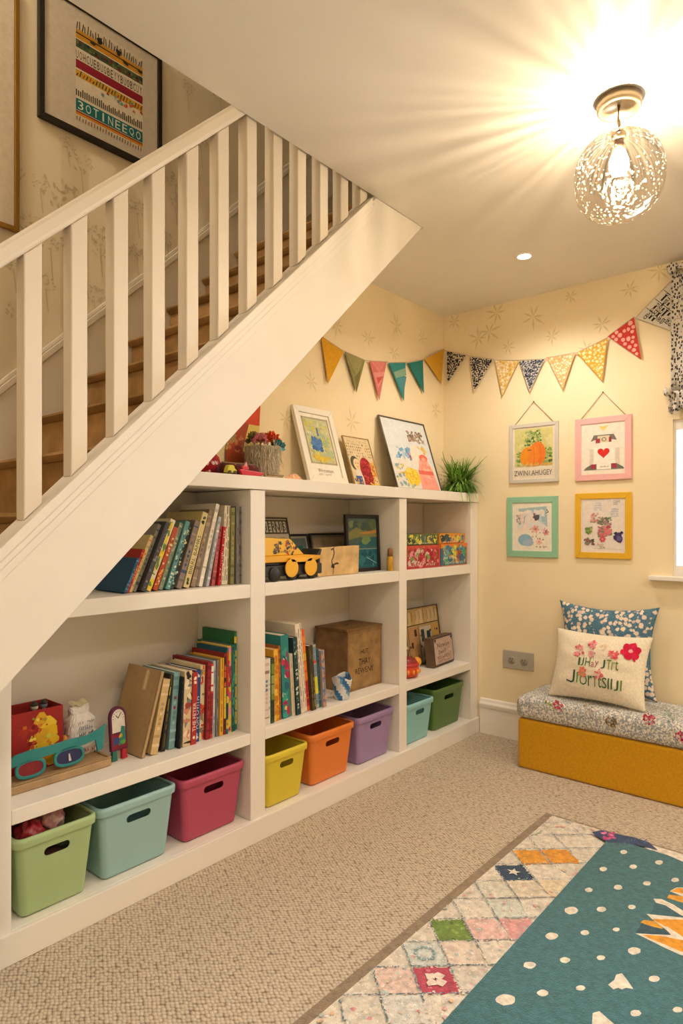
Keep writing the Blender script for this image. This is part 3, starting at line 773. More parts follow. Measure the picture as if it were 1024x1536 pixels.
a.poly([(.062, .055), (.076, .058), (.07, .082)], '4a5f94')
m.build('body', PAPER, bg)
m = MB(); m.grid(lambda u, v: Vector((-.03+.06*u, -.012+.024*v, .158+.004*math.sin(9*u)+.012*v)), 10, 4, 'c8bfa0', False); m.build('folded_top', PAPER, bg)
# orange round fruit toy between box and bag
fr_ = thing('toy_pear', 'orange toy pear between the red box and the white paper bag', 'toy', (1.016, 2.012, tz))
m = MB(); m.lathe([(.002, 0), (.016, .002), (.021, .016), (.020, .035), (.014, .055), (.010, .07), (.004, .079), (.001, .08)], 'c8862c', 18); m.build('body', PAINT, fr_)
m = MB(); m.tube([(0, 0, .078), (.002, 0, .086), (.006, 0, .094)], .0015, '5a3f24', 6); m.build('stem', WOOD, fr_)
# arched toy clock
ck = thing('toy_clock', 'arched toy clock with purple rim and colourful feet leaning by the kraft folder', 'toy clock', (1.170, 1.940, ZL+.0022), (R(-5), 0, R(4)))
m = MB(); n = 20; w2 = .034
arch = [(-w2, 0, .035)] + [(-w2*math.cos(math.pi*i/n), 0, .155+w2*1.1*math.sin(math.pi*i/n)) for i in range(n+1)] + [(w2, 0, .035)]
m.prism(arch, (0, .014, 0), '5a2440')
a = Art(m, (-w2, 0, 0), (1, 0, 0), (0, 0, 1), seed=8)
a.poly([(w2-.027*math.cos(math.pi*i/n), .15+.032*math.sin(math.pi*i/n)) for i in range(n+1)] + [(w2+.027, .10), (w2-.027, .10)], 'd5cfc4')
a.poly([(.002, .04), (.066, .04), (.066, .075), (.002, .10)], '7c2434'); a.poly([(.03, .05), (.062, .06), (.06, .115), (.045, .12)], '2f7a6c'); a.blob(.02, .07, .014, '2f4a7c', 9); a.blob(.05, .06, .011, '5a9a4c', 9); a.blob(.04, .085, .008, 'c8a83c', 8)
a.line(w2, .15, w2+.012, .168, .003, '2a2424'); a.line(w2, .15, w2-.01, .162, .003, '2a2424')
for i in range(9): t = math.pi*i/8; a.line(w2-.019*math.cos(t), .15+.022*math.sin(t), w2-.024*math.cos(t), .15+.028*math.sin(t), .0018, '4a4444')
ck.scale = (.9, .9, .9)
m.build('body', PAPER, ck, bevel=.001, seg=1)
for sx in (-1, 1):
    m = MB(); m.prism([(sx*.010, .001, 0), (sx*.033, .001, 0), (sx*.028, .001, .0345), (sx*.012, .001, .0345)], (0, .013, 0), '2f6a5c' if sx < 0 else 'b5303c'); m.build('foot', PAPER, ck, label='green foot' if sx < 0 else 'red foot')
# giant teal novelty spectacles standing on the tray
gs = thing('toy_spectacles', 'giant teal toy spectacles with dark red and navy lenses, front of the lower left shelf', 'toy glasses', (.965, 1.932, tz+.0016), (R(-7), 0, 0))
TE = '2a7f80'; m = MB()
def sq(cx, cz, rx, rz, p=2.6, n=26):
    out = []
    for k in range(n):
        t = 2*math.pi*k/n; c_, s_ = math.cos(t), math.sin(t); q = (abs(c_)**p+abs(s_)**p)**(-1/p); out.append((cx+rx*q*c_, cz+rz*q*s_))
    return out
LENS = ((-.088, .029, .036, .019), (.030, .033, .040, .020))
for cx, cz, rx, rz in LENS:
    o_, i_ = sq(cx, cz, rx+.009, rz+.009), sq(cx, cz, rx, rz); n = len(o_)
    vs = [(x, y, z) for y in (0, .008) for (x, z) in o_+i_]; fs = []
    for k in range(n):
        j_ = (k+1) % n; fs += [(k, j_, n+j_, n+k), (2*n+j_, 2*n+k, 3*n+k, 3*n+j_), (j_, k, 2*n+k, 2*n+j_), (n+k, n+j_, 3*n+j_, 3*n+k)]
    m.add(vs, fs, TE)
top = [(-.16, .060), (-.13, .078), (-.08, .082), (-.03, .080), (.03, .084), (.09, .082), (.13, .092), (.158, .104)]
bot = [(.150, .076), (.12, .062), (.085, .056), (.03, .0545), (-.03, .053), (-.088, .050), (-.13, .046), (-.16, .040)]
m.prism([(x, 0, z) for x, z in top+bot], (0, .008, 0), TE)
m.prism([(.118, 0, .062), (.150, 0, .078), (.142, 0, .03), (.122, 0, .022)], (0, .008, 0), TE)
m.build('frame', PLASTIC, gs, bevel=.0015)
for (cx, cz, rx, rz), c, lb in zip(LENS, ('7a1c26', '2a2f58'), ('dark red lens', 'navy lens')):
    m = MB(); m.prism([(x, .003, z) for x, z in sq(cx, cz, rx-.0004, rz-.0004)], (0, .003, 0), c)
    if cx > 0: m.prism([(cx-.002, .002, cz-.014), (cx+.006, .002, cz-.014), (cx+.002, .002, cz+.008), (cx-.002, .002, cz+.008)], (0, .0008, 0), 'd0d0c8')
    m.build('lens', GLOSSY, gs, label=lb)

# ------------------------------------------------------------------ middle bay, upper shelf
tk = thing('toy_truck', 'yellow toy tipper truck with black chassis on the upper middle shelf', 'toy truck', (1.885, 1.832, ZM+.0006))
m = MB(); m.box(-.165, .165, .004, .095, .018, .062, '33302c'); m.box(-.16, .12, .012, .085, .062, .074, '2a2826'); m.box(.155, .172, .02, .08, .05, .10, '2a2826'); m.build('chassis', PLASTIC, tk, bevel=.004)
m = MB()
m.prism([(-.168, .0, .074), (.12, .0, .074), (.15, .0, .082), (.15, .0, .096), (.06, .0, .1), (-.168, .0, .1)], (0, .1, 0), 'e0a41c')
m.prism([(-.168, .008, .1), (.06, .008, .1), (-.02, .008, .165), (-.168, .008, .172)], (0, .084, 0), 'e3b01e')
a = Art(m, (0, .008, 0), (1, 0, 0), (0, 0, 1), seed=14)
for _ in range(46):
    x = a.r.uniform(-.11, .02); z = a.r.uniform(.104, .158)
    if z < .163-(x+.02)*.8 - .004: a.blob(x, z, a.r.uniform(.003, .008), a.r.choice(('3a3420', '5a4a24', '2a2620', 'b34a24', '7a6a2c')), 7, .5)
a.scrawl(-.12, .112, .1, .01, '3a3020', .0018, 9)
m.build('tipper_body', PLASTIC, tk, bevel=.003)
m = MB(); m.prism([(.125, .0, .0965), (.152, .0, .0965), (.16, .0, .12), (.15, .0, .122)], (0, .1, 0), '2a2826'); m.build('bumper', PLASTIC, tk, bevel=.002)
RX = Matrix.Rotation(R(90), 4, 'X')
for x in (-.115, -.02, .10):
    for y in (.003, .096):
        wl = MB(); wl.lathe([(.022, -.008), (.029, -.006), (.029, .006), (.022, .008)], '23211f', 24, (0, 0, 0), RX); wo = wl.build('wheel', PLASTIC, tk, loc=(x, y, .0292)); hb = MB(); hb.lathe([(.003, -.0095), (.010, -.009), (.011, -.0085)], '8a7a3c', 16, (0, 0, 0), RX); hb.build('hub', PLASTIC, wo)
for x, rr in ((-.03, .036), (.082, .036)):
    m = MB(); m.lathe([(.0, -.002), (rr, -.002), (rr, .002), (.0, .002)], 'ecb01e', 26, (x, -.0085, .049), RX, False, cap=False); m.build('wheel_disc', PLASTIC, tk)
m = MB(); m.prism([(-.03, -.0105, .072), (.082, -.0105, .072), (.098, -.0105, .09), (-.04, -.0105, .09)], (0, .0101, 0), 'ecb01e'); m.build('side_panel', PLASTIC, tk, bevel=.002)

def easel(o, h, y, col): 
    m = MB(); m.prism([(-.012, y, h*.72), (.012, y, h*.72), (.02, y+.0, .004), (-.02, y, .004)], (0, .003, 0), col); return m
def lean_frame(name, label, cat, x0, x1, yb, yt, z, h, fw, fd, fcol, inner, art, group=None, mat_=PAINT, matw=0, matcol='f2eee4', glass=False):
    """a frame standing on z with its foot at yb leaning back so that its head is at yt"""
    w = x1-x0; ang = math.asin(max(-1, min(1, (yt-yb)/h)))
    o = thing(name, label, cat, ((x0+x1)/2, yb, z+.0006+math.sin(ang)*0), (-ang, 0, 0), group)
    o.location.z += abs(math.sin(ang))*fd
    frame_parts(o, w, h, fw, fd, fcol, inner, art, mat_, matw, matcol)
    return o
def frame_parts(o, w, h, fw, fd, fcol, inner, art, mat_=PAINT, matw=0, matcol='f2eee4', bev=.002, seed=1):
    m = MB()
    A_ = [(-w/2, 0), (w/2, 0), (w/2, h), (-w/2, h)]; B_ = [(-w/2+fw, fw), (w/2-fw, fw), (w/2-fw, h-fw), (-w/2+fw, h-fw)]
    for i in range(4):
        j = (i+1) % 4
        m.prism([(A_[i][0], 0, A_[i][1]), (A_[j][0], 0, A_[j][1]), (B_[j][0], 0, B_[j][1]), (B_[i][0], 0, B_[i][1])], (0, fd, 0), fcol)
    m.build('frame', mat_, o, bevel=bev)
    iw, ih = w-2*fw, h-2*fw
    m = MB(); m.box(-iw/2+.0004, iw/2-.0004, fd*.45, fd*.9, fw+.0004, h-fw-.0004, matcol if matw else inner)
    a = Art(m, (-iw/2+matw, fd*.45, fw+matw), (1, 0, 0), (0, 0, 1), seed=seed)
    if matw: a.rect(0, 0, iw-2*matw, ih-2*matw, inner)
    art(a, iw-2*matw, ih-2*matw); m.build('print', PAPER, o)

def art_sign(a, w, h):
    a.rect(0, h*.72, w, h*.98, '5a5750'); 
    for i in range(7): a.rect(w*(.04+.135*i), h*.75, w*(.13+.135*i), h*.95, 'd8d2c2')
    a.text('HERVIS', w*.06, h*.78, h*.14, '45423c', w*.86); a.scrawl(w*.06, h*.58, w*.85, h*.09, '5a564e', .002, 12); a.scrawl(w*.2, h*.46, w*.6, h*.08, '6a665c', .002, 8); a.rect(0, 0, w, h*.3, 'd6cf9c')
lean_frame('sign_card', 'small white card sign with rows of black letters behind the yellow toy truck', 'sign', 1.945, 2.125, 2.055, 2.118, ZM, .262, .006, .008, '4c4640', 'd9d3c4', art_sign)
def art_small(a, w, h):
    a.rect(0, 0, w, h, '6b7f80'); a.rect(0, 0, w, h*.35, '3c5f62'); a.rect(w*.3, h*.3, w*.75, h*.75, '2f6a6c'); a.rect(w*.35, h*.45, w*.7, h*.5, 'a8c0bc')
lean_frame('picture_frame', 'small dark photo frame with a teal picture behind the toy truck', 'picture', 2.132, 2.270, 2.085, 2.122, ZM, .182, .010, .012, '2e2a2a', '6b7f80', art_small, matw=.01, matcol='b9b3a6')
def art_wide(a, w, h):
    a.rect(0, 0, w, h, 'b5a48a'); a.rect(w*.06, h*.1, w*.94, h*.85, 'ae9c82'); a.spray(0, 0, w, h, ('b3a186', 'a8977c'), 14, .01, .03)
lean_frame('picture_frame', 'wide black-edged frame with a plain tan print behind the wooden box', 'picture', 2.276, 2.585, 2.08, 2.118, ZM, .185, .009, .012, '37302c', 'b5a48a', art_wide, matw=.012, matcol='8f887c')
wb = thing('wooden_box', 'flat pale wooden box with a black hook drawn on its lid', 'box', (2.200, 1.872, ZM+.0006))
m = MB(); m.prism([(-.138, 0, 0), (.136, 0, 0), (.141, 0, .128), (-.141, 0, .122)], (0, .030, 0), 'c9a873')
m.build('body', WOOD, wb, bevel=.002)
m = MB(); m.prism([(-.1405, -.003, .001), (.1375, -.003, .001), (.1425, -.003, .129), (-.1425, -.003, .123)], (0, .0026, 0), 'd0b07c')
a = Art(m, (-.14, -.003, 0), (1, 0, 0), (0, 0, 1), seed=5)
a.path([(.085, .112), (.095, .118), (.104, .112), (.106, .095), (.098, .078), (.09, .066), (.092, .052), (.1, .045)], .006, '35302a'); a.blob(.098, .04, .010, '2a2622', 9); a.poly([(.1, .045), (.142, .05), (.125, .058), (.105, .052)], '4a3428'); a.line(.1, .03, .098, .004, .004, '4a4034'); a.line(.1, .118, .108, .124, .005, '3a2c22')
m.build('lid', WOOD, wb, bevel=.0008, seg=1)
def art_land(a, w, h):
    a.rect(0, 0, w, h, '4a5f5a'); a.rect(0, 0, w, h*.38, '1f5a64')
    a.spray(0, h*.55, w, h, ('5c6a4c', '6f7a54', '4c5a44', '3f5350'), 40, .01, .03)
    a.poly([(0, h*.7), (w*.3, h*.82), (w*.6, h*.72), (w, h*.68), (w, h*.62), (w*.4, h*.62), (0, h*.56)], '7a7a4c'); a.poly([(w*.35, h*.7), (w, h*.76), (w, h*.7), (w*.7, h*.68)], 'b5803c')
    a.poly([(w*.2, h*.4), (w, h*.42), (w, h*.62), (w*.5, h*.58)], '2f6068'); a.blob(w*.62, h*.55, .03, '6f8a54', 10, .4, .02)
    a.rect(0, h*.375, w, h*.385, '8fa8a0'); a.line(w*.5, h*.2, w*.75, h*.12, .003, '8fb0b0'); a.line(w*.7, h*.3, w*.85, h*.02, .002, 'a8c0b8'); a.spray(0, 0, w, h*.35, ('1c4f5a', '2a6a70', '184650'), 30, .01, .025); a.line(w*.6, h*.22, w*.95, h*.08, .003, '9cb8b4')
ef = lean_frame('picture_frame', 'black frame with a teal and green landscape painting on the upper middle shelf', 'picture', 2.318, 2.575, 1.916, 1.930, ZM, .272, .017, .016, '241f1d', '3c5a5a', art_land, seed=1) if False else None
ef = lean_frame('picture_frame', 'black frame with a teal and green landscape painting on the upper middle shelf', 'picture', 2.318, 2.575, 1.916, 1.930, ZM, .272, .017, .016, '241f1d', '3c5a5a', art_land)
m = MB(); m.prism([(-.03, .0165, .2), (.03, .0165, .2), (.03, .085, .008), (-.03, .085, .008)], (0, .003, .001), '241f1d'); m.build('stand', PAINT, ef)
pg = thing('wooden_peg', 'small yellow wooden peg standing right of the landscape painting', 'toy', (2.575, 1.862, ZM+.0006))
m = MB(); m.lathe([(.016, 0), (.016, .06), (.012, .07)], 'cfa03c', 16); m.build('body', WOOD, pg)
m = MB(); m.lathe([(.0122, .0703), (.013, .08), (.012, .105), (.004, .112), (.001, .113)], '8a6238', 16); m.build('cap', WOOD, pg)

# ------------------------------------------------------------------ right bay, upper shelf: boxed games two over two
def game_box(x0, x1, z0, h, d, y, base, pal, label, seed, words=None, lidc=None, tw=0):
    o = thing('game_box', label, 'boxed game', ((x0+x1)/2, y+d/2, z0+.0006), (0, 0, R(tw)), 'boxed games stacked on the upper right shelf')
    w = x1-x0; m = MB(); m.box(-w/2+.002, w/2-.002, -d/2+.002, d/2-.002, 0, h*.8, base); m.build('tray', PAPER, o)
    m = MB(); m.box(-w/2, w/2, -d/2, d/2, h*.8+.0003, h, lidc or base); m.box(-w/2, w/2, -d/2, -d/2+.0015, .004, h*.8, base); m.box(-w/2, -w/2+.0015, -d/2+.0016, d/2, .004, h*.8, base)
    a = Art(m, (-w/2, -d/2, .001), (1, 0, 0), (0, 0, 1), seed=seed, lim=(w, h-.002))
    a.spray(.004, .005, w-.004, h-.006, pal, int(w*h*1900), .008, .026); a.spray(.004, .005, w-.004, h-.006, pal, int(w*h*1500), .003, .008)
    a.rect(0, 0, w, h*.03, lidc or base); a.rect(w*.96, 0, w, h, lidc or base)
    if words:
        for t, x, y_, hh, c, ww in words: a.scrawl(w*x, h*y_, w*ww, h*hh, c, .003, 9)
    a.scrawl(w*.1, h*.08, w*.75, h*.14, 'e8dcd0', .0025, 14)
    m.build('lid', GLOSSY, o, bevel=.0008, seg=1)
game_box(2.668, 3.000, ZM, .118, .2, 1.842, 'ab2436', ('c43a48', '8f1c2c', 'd88a94', 'b52c3c', 'c8b8a8', '9c2030', '7a9a4c'), 'red boxed game with white lettering, lower left of the four stacked boxes', 21, [('BOKUM', .28, .66, .15, 'efe2dc', .28)], 'c44a3a')
game_box(3.006, 3.284, ZM, .121, .2, 1.838, '3a6a84', ('2f7a9c', '3f9a6c', 'd8b83c', 'c86a2c', '2a5f80', 'c8c83c', '5aa0b0', '9c3a2c'), 'blue, green and yellow boxed game, lower right of the four stacked boxes', 22, [('SEA PAL', .08, .3, .14, 'e8e4dc', .5)], 'd87a34')
game_box(2.690, 2.996, ZM+.1192, .058, .17, 1.852, '5a6a3c', ('c8c03c', '3a4a34', '8a9a4c', 'd8cf4a', '4c5f54', '2f3a2c'), 'olive and yellow boxed game on top of the red one', 23)
game_box(3.010, 3.278, ZM+.1222, .056, .17, 1.85, 'd8902c', ('d8c84a', '3a5a5c', 'e0a83c', '2f3f44', '5c8a9c', 'c8682c'), 'orange boxed game with dark trees on top of the blue one', 24)

# ------------------------------------------------------------------ middle bay, lower shelf: crate and paper cup
cr = thing('wooden_crate', 'brown square wooden crate with carved lettering on the lower middle shelf', 'crate', (2.450, 2.018, ZL+.0006))
m = MB(); w2, d2, h2 = .136, .10, .292; WC = '876845'
m.prism([(-w2, -d2, 0), (w2-.004, -d2, 0), (w2-.004, -d2, h2-.012), (-w2+.006, -d2, h2-.012)], (0, 2*d2, 0), WC)
a = Art(m, (-w2, -d2, 0), (1, 0, 0), (0, 0, 1), seed=31)
a.rect(.012, .012, .254, .265, '98784c')
for _ in range(40):
    x, y = a.r.uniform(.02, .24), a.r.uniform(.02, .25); t = a.r.uniform(0, 6)
    a.path([(x+.012*math.cos(t+q*.7), y+.010*math.sin(t+q*.7)) for q in range(5)], .0018, a.r.choice(('735634', '9c7c54', '7d5f3c')))
a.text('HUT', .10, .165, .022, '453220', .06); a.text('THAY', .085, .115, .030, '3f2d1c', .09); a.text('REWENY', .06, .075, .026, '453220', .14)
m.build('body', WOOD, cr, bevel=.004)
m = MB(); m.box(-w2-.003, w2-.002, -d2-.003, d2-.001, h2-.0117, h2, '7a5c3a'); m.ball((-.02, 0, h2), (.012, .008, .003), '4a3624', 8); m.build('lid', WOOD, cr, bevel=.003)
cp = thing('paper_cup', 'crumpled blue and white paper cup beside the brown crate', 'cup', (2.225, 1.875, ZL+.0006))
m = MB(); rr = random.Random(8); wob = [rr.uniform(-.003, .003) for _ in range(24)]
def cupf(u, v): 
    a = 2*math.pi*u; k = .030+.014*v+wob[int(u*23.9)]*v; return Vector((k*math.cos(a), k*math.sin(a), .10*v+.012*v*math.sin(2*a+1)))
m.grid(cupf, 24, 10, lambda u, v: hx('d4d6d6') if math.sin(u*19+v*6) > -.1 else hx(('3f7fb0', '6a9cc0', '2f6ca0')[int(u*9+v*3) % 3]), True)
m.build('body', GLOSSY, cp, solid=.0015)
m = MB(); m.lathe([(.0, .0), (.0285, 0), (.0285, .003), (.0, .003)], 'd8d8d4', 20, cap=False); m.build('base', PAPER, cp)

# ------------------------------------------------------------------ right bay, lower shelf
pb = lean_frame('painted_picture', 'beige picture of small painted houses leaning at the back of the lower right shelf', 'picture', 2.80, 3.285, 1.99, 2.035, ZL, .318, .006, .014, '6a5438', 'b89c6c',
  lambda a, w, h: ([a.rect(w*(.01+.083*i), h*.70, w*(.085+.083*i), h*a.r.uniform(.93, .99), a.r.choice(('cdb488', 'bfa272', 'd4bd94', 'c0a066'))) for i in range(12)],
    [a.rect(w*(.02+.083*i), h*a.r.uniform(.74, .86), w*(.028+.083*i), h*.95, '4a3c28') for i in range(12)],
    a.line(0, h*.69, w, h*.71, .005, '33291c'), [a.rect(w*x, h*y, w*(x+u), h*(y+v), c) for x, y, u, v, c in ((.01, .05, .3, .6, '8c7a5c'), (.05, .4, .08, .2, '39433c'), (.16, .4, .08, .2, '2f3a34'), (.04, .1, .22, .25, 'c9bda0'), (.34, .02, .2, .64, 'b98f62'), (.38, .3, .04, .1, '4a3a2c'), (.46, .5, .05, .12, '4a3a2c'), (.58, .05, .24, .6, 'c4bda8'), (.60, .38, .07, .22, '3c4744'), (.72, .36, .08, .2, '2f3f4c'), (.60, .1, .2, .2, 'a8aa98'), (.85, .05, .13, .62, 'c9a055'), (.88, .15, .05, .3, 'b58a44'))],
    a.spray(.0, .0, w, h*.6, ('5a4c38', 'd4c8aa', '3f4a40', '7a6a4c'), 40, .004, .010), a.line(w*.56, 0, w*.55, h*.68, .004, '2f261c'), a.line(w*.33, 0, w*.335, h*.68, .004, '33291c'), a.path([(w*.02, h*.25), (w*.1, h*.1), (w*.24, h*.08), (w*.32, h*.3)], .006, '4a3a28')), mat_=WOOD)
pq = thing('box_plaque', 'small box plaque with dark lettering on pinkish face, front of the lower right shelf', 'plaque', (3.138, 1.895, ZL+.0062), (R(-6), 0, R(5)))
m = MB(); w2, h2, d2 = .122, .158, .05
m.box(-w2, w2, 0, d2, 0, h2, '6d5844'); m.build('body', WOOD, pq, bevel=.002)
m = MB(); m.box(-w2+.004, w2-.004, -.0025, -.0003, .004, h2-.004, '3c302a')
a = Art(m, (-w2, -.0025, 0), (1, 0, 0), (0, 0, 1), seed=6); W_ = 2*w2
a.rect(.010, .010, W_-.010, h2-.010, 'b39a8c'); a.spray(.012, .012, W_-.012, h2-.012, ('b89f90', 'ac9284', 'bda898'), 30, .008, .02)
for cx in (.012, W_-.035): a.poly([(cx, h2-.012), (cx+.026, h2-.012), (cx+.014, h2-.034)], '2e2724')
a.text('Nowun', W_*.18, h2*.62, h2*.16, '35302e', W_*.6); a.text('DwIrT', W_*.24, h2*.40, h2*.13, '332e2c', W_*.36); a.text('NV HVEN', W_*.16, h2*.22, h2*.12, '6a3c34', W_*.62); a.scrawl(W_*.1, h2*.11, W_*.75, h2*.07, '7a4a3c', .0025, 12)
m.build('face', PAPER, pq, label='pinkish lettered face')
pt = thing('toy_pot', 'small red and orange toy pot with a yellow spout on the lower right shelf', 'toy', (2.770, 1.905, ZL+.0006))
m = MB(); m.lathe([(.040, 0), (.062, .008), (.070, .03), (.066, .055), (.058, .075)], 'cf4a24', 26); 
m.lathe([(.0665, .056), (.0695, .062), (.060, .078), (.058, .0755)], 'b3302c', 26, cap=False); m.build('body', PLASTIC, pt)
m = MB(); m.lathe([(.0575, .0765), (.05, .092), (.02, .102), (.001, .104)], '8a2428', 26, cap=False); m.build('lid', PLASTIC, pt)
m = MB(); m.ball((.088, -.01, .062), (.028, .024, .026), 'e09a34', 12); m.build('spout', PLASTIC, pt)
m = MB()
for k in range(7): t = R(200+25*k); m.ball((.069*math.cos(t), .069*math.sin(t), .033), (.009, .009, .012), 'e8943c', 8)
m.build('decoration', PLASTIC, pt)
# ------------------------------------------------------------------ on the top board
def art_blue(a, w, h):
    a.rect(0, 0, w, h, 'c9c79a'); b = .008
    for q in range(40): a.rect(w*q/40, 0, w*q/40+w/80, b, '8a8468'); a.rect(w*q/40, h-b, w*q/40+w/80, h, '8a8468')
    a.rect(0, 0, b, h, '9a9678'); a.rect(w-b, 0, w, h, '9a9678')
    a.spray(b, b, w-b, h-b, ('d8d06a', 'c8c05c', 'b8c48a', 'a8b89a', 'dccf58', 'cfd4b4'), 150, .006, .014)
    a.spray(w*.15, h*.25, w*.6, h*.58, ('3f6fae', '4a7ab8', '335f9c', '5a84b4'), 60, .008, .016)
    a.rect(w*.46, h*.6, w*.52, h*.78, '4a74a8'); a.spray(w*.1, h*.02, w*.7, h*.2, ('e0c83c', 'd8b83c'), 20, .006, .012); a.spray(w*.6, h*.1, w*.95, h*.6, ('9ab88a', 'b0bc90'), 20, .006, .012)
def poly_frame(a, w, h): art_blue(a, w, h)
fr1 = lean_frame('picture_frame', 'white framed print with a blue shape on yellow-green, on top of the bookcase', 'picture', 2.075, 2.338, 1.925, 2.035, ZT, .368, .030, .020, 'ece6d8', 'efe9dc', lambda a, w, h: None, matw=.001)
for c_ in list(fr1.children):
    if c_.name.startswith('print'): bpy.data.objects.remove(c_)
m = MB(); w, h, f = .263, .368, .030
m.box(-w/2+f, w/2-f, .007, .018, f, h-f, 'efe9dc'); a = Art(m, (-w/2+f+.012, .007, f+.062), (1, 0, 0), (0, 0, 1), seed=3)
art_blue(a, w-2*f-.024, h-2*f-.080); a.k += .0003
b_ = Art(m, (-w/2, .007, 0), (1, 0, 0), (0, 0, 1), .001, seed=2); b_.text('Wrnatton', .075, .052, .017, '8d8474', .105); b_.scrawl(.075, .038, .09, .009, 'aaa292', .0015, 12)
m.build('print', PAPER, fr1)
def art_girl(a, w, h):
    a.rect(0, 0, w, h, 'd6c49c'); 
    for i in range(6):
        for j in range(12):
            if a.r.random() < .8: a.blob(w*(.06+.08*j), h*(.62+.06*i), .0045, a.r.choice(('7a6a50', '9c8a68', '8f6f54', 'b39c74')), 6, .5)
    a.rect(0, 0, w, h*.03, '5a4a3c'); a.ell(w*.22, h*.46, w*.17, h*.15, '4f5138', 16); a.ell(w*.28, h*.44, w*.13, h*.12, 'e3c79a', 16)
    a.ell(w*.24, h*.46, .003, .004, '3a3028', 8); a.ell(w*.33, h*.46, .003, .004, '3a3028', 8); a.path([(w*.24, h*.40), (w*.28, h*.385), (w*.33, h*.40)], .002, '8a4a3c')
    a.poly([(w*.12, h*.1), (w*.42, h*.1), (w*.40, h*.33), (w*.18, h*.33)], 'd8d0c0'); a.rect(w*.12, h*.03, w*.36, h*.2, '3f5f94')
    a.ell(w*.62, h*.33, w*.25, h*.27, '9c2028', 18); a.rect(w*.42, h*.03, w*.80, h*.3, '8f1c24'); a.spray(w*.42, h*.05, w*.82, h*.55, ('b8343a', '7c161e', 'c84a44'), 40, .004, .009)
    a.rect(w*.8, h*.2, w*.97, h*.5, 'c8863c'); a.spray(w*.78, h*.05, w*.98, h*.55, ('d8a84a', 'b86a34', 'e0b858', 'a84a34'), 20, .004, .008); a.spray(w*.02, h*.02, w*.4, h*.16, ('c8b03c', '3a5a8c', 'd87a3c'), 16, .004, .007); a.spray(w*.6, h*.0, w, h*.1, ('d8b83c', 'e0c44a'), 12, .004, .008)
lean_frame('picture_frame', 'small picture of two round red and cream figures, on top of the bookcase', 'picture', 2.40, 2.605, 1.935, 2.018, ZT, .262, .004, .012, 'b89c6c', 'd6c49c', art_girl, mat_=WOOD)
def art_water(a, w, h):
    a.rect(0, 0, w, h, 'd9dfe0'); a.poly([(0, 0), (w, 0), (w, h*.35), (w*.55, h*.55), (0, h*.35)], 'e0ddd4')
    a.spray(w*.12, h*.40, w*.52, h*.62, ('7aa8c8', '98bcd4', '5c94bc', 'b0c8d4'), 30, .006, .02); a.spray(w*.42, h*.4, w*.58, h*.54, ('c86a6c', '8a5a8c', 'd89090'), 8, .005, .01)
    a.spray(w*.52, h*.68, w*.92, h*.88, ('8a7468', 'a08c7c', '74604f', 'b09c8c'), 60, .006, .013); a.spray(w*.66, h*.52, w*.9, h*.66, ('e0c46a', 'd8b450'), 16, .006, .014)
    a.ell(w*.62, h*.50, w*.13, h*.16, 'ecdfd0', 18); a.ell(w*.40, h*.17, w*.17, h*.13, 'e3c23a', 18); a.spray(w*.22, h*.04, w*.56, h*.3, ('e8cc3c', 'dcb430', 'e8d468'), 30, .008, .018); 
    a.poly([(w*.55, 0), (w*.97, 0), (w*.92, h*.3), (w*.84, h*.46), (w*.66, h*.44), (w*.58, h*.28)], 'eaa090'); a.spray(w*.6, h*.02, w*.93, h*.42, ('e88c7c', 'f0b4a4', 'e49a88'), 30, .01, .022); a.rect(w*.57, h*.22, w*.92, h*.28, 'dd6a5c'); a.ell(w*.77, h*.47, w*.10, h*.055, 'e4715f', 16); a.ell(w*.77, h*.45, w*.05, h*.03, 'f0a898', 12)
    a.spray(w*.02, h*.02, w*.3, h*.36, ('d8cc8a', '98b4c0', 'e0c44a', '8aa4a8'), 22, .006, .016); a.spray(w*.2, h*.0, w*.5, h*.08, ('7a9cb4', 'a8b88c'), 10, .005, .01)
lean_frame('picture_frame', 'large thin-framed watercolour with coral and yellow splashes on top of the bookcase', 'picture', 2.705, 3.135, 1.905, 2.030, ZT, .408, .007, .014, '6f6a60', 'd9dfe0', art_water, mat_=METAL)
# trailing green plant
pl = thing('potted_plant', 'bushy green grass-leaved plant at the right end of the bookcase top', 'plant', (3.268, 1.880, ZT+.0006))
m = MB(); m.lathe([(.034, 0), (.045, .05), (.046, .056), (.042, .056), (.040, .048), (.0, .046)], '5a4a34', 20, cap=False); m.lathe([(.0, 0.0001), (.034, 0.0001)], '5a4a34', 20, cap=False); m.build('pot', PAINT, pl)
m = MB(); r = random.Random(4)
for i in range(760):
    t = r.uniform(0, 2*math.pi); L_ = r.uniform(.10, .215); up = r.uniform(.1, .95); out = r.uniform(.35, 1.1)
    bx_, by_ = r.uniform(-.03, .03), r.uniform(-.03, .03); dx, dy = math.cos(t), math.sin(t); w_ = r.uniform(.0035, .0075)
    pts = []
    for k in range(5):
        s_ = k/4; rad = out*L_*.75*s_; z = .05+L_*(up*s_*1.1 - .55*(1.2-up)*s_*s_*1.4)
        x, y = bx_+dx*rad, by_+dy*rad
        x = min(x, .112); y = min(y, .120)
        rr2 = math.hypot(x, y)
        x = max(min(x, .100), -.112)
        if y > -.088: z = max(z, .006)
        pts.append(Vector((x, y, z)))
    sd = Vector((-dy, dx, 0)); g = r.choice(('6a9a3c', '558530', '85b04c', '76a544', '44702c', '95bd5a'))
    vs = []
    for k, p in enumerate(pts):
        ww = w_*(1-.85*(k/4)**2); vs += [p-sd*ww, p+sd*ww]
    m.add(vs, [(2*k, 2*k+1, 2*k+3, 2*k+2) for k in range(4)], g, True)
m.build('foliage', LEAF, pl)
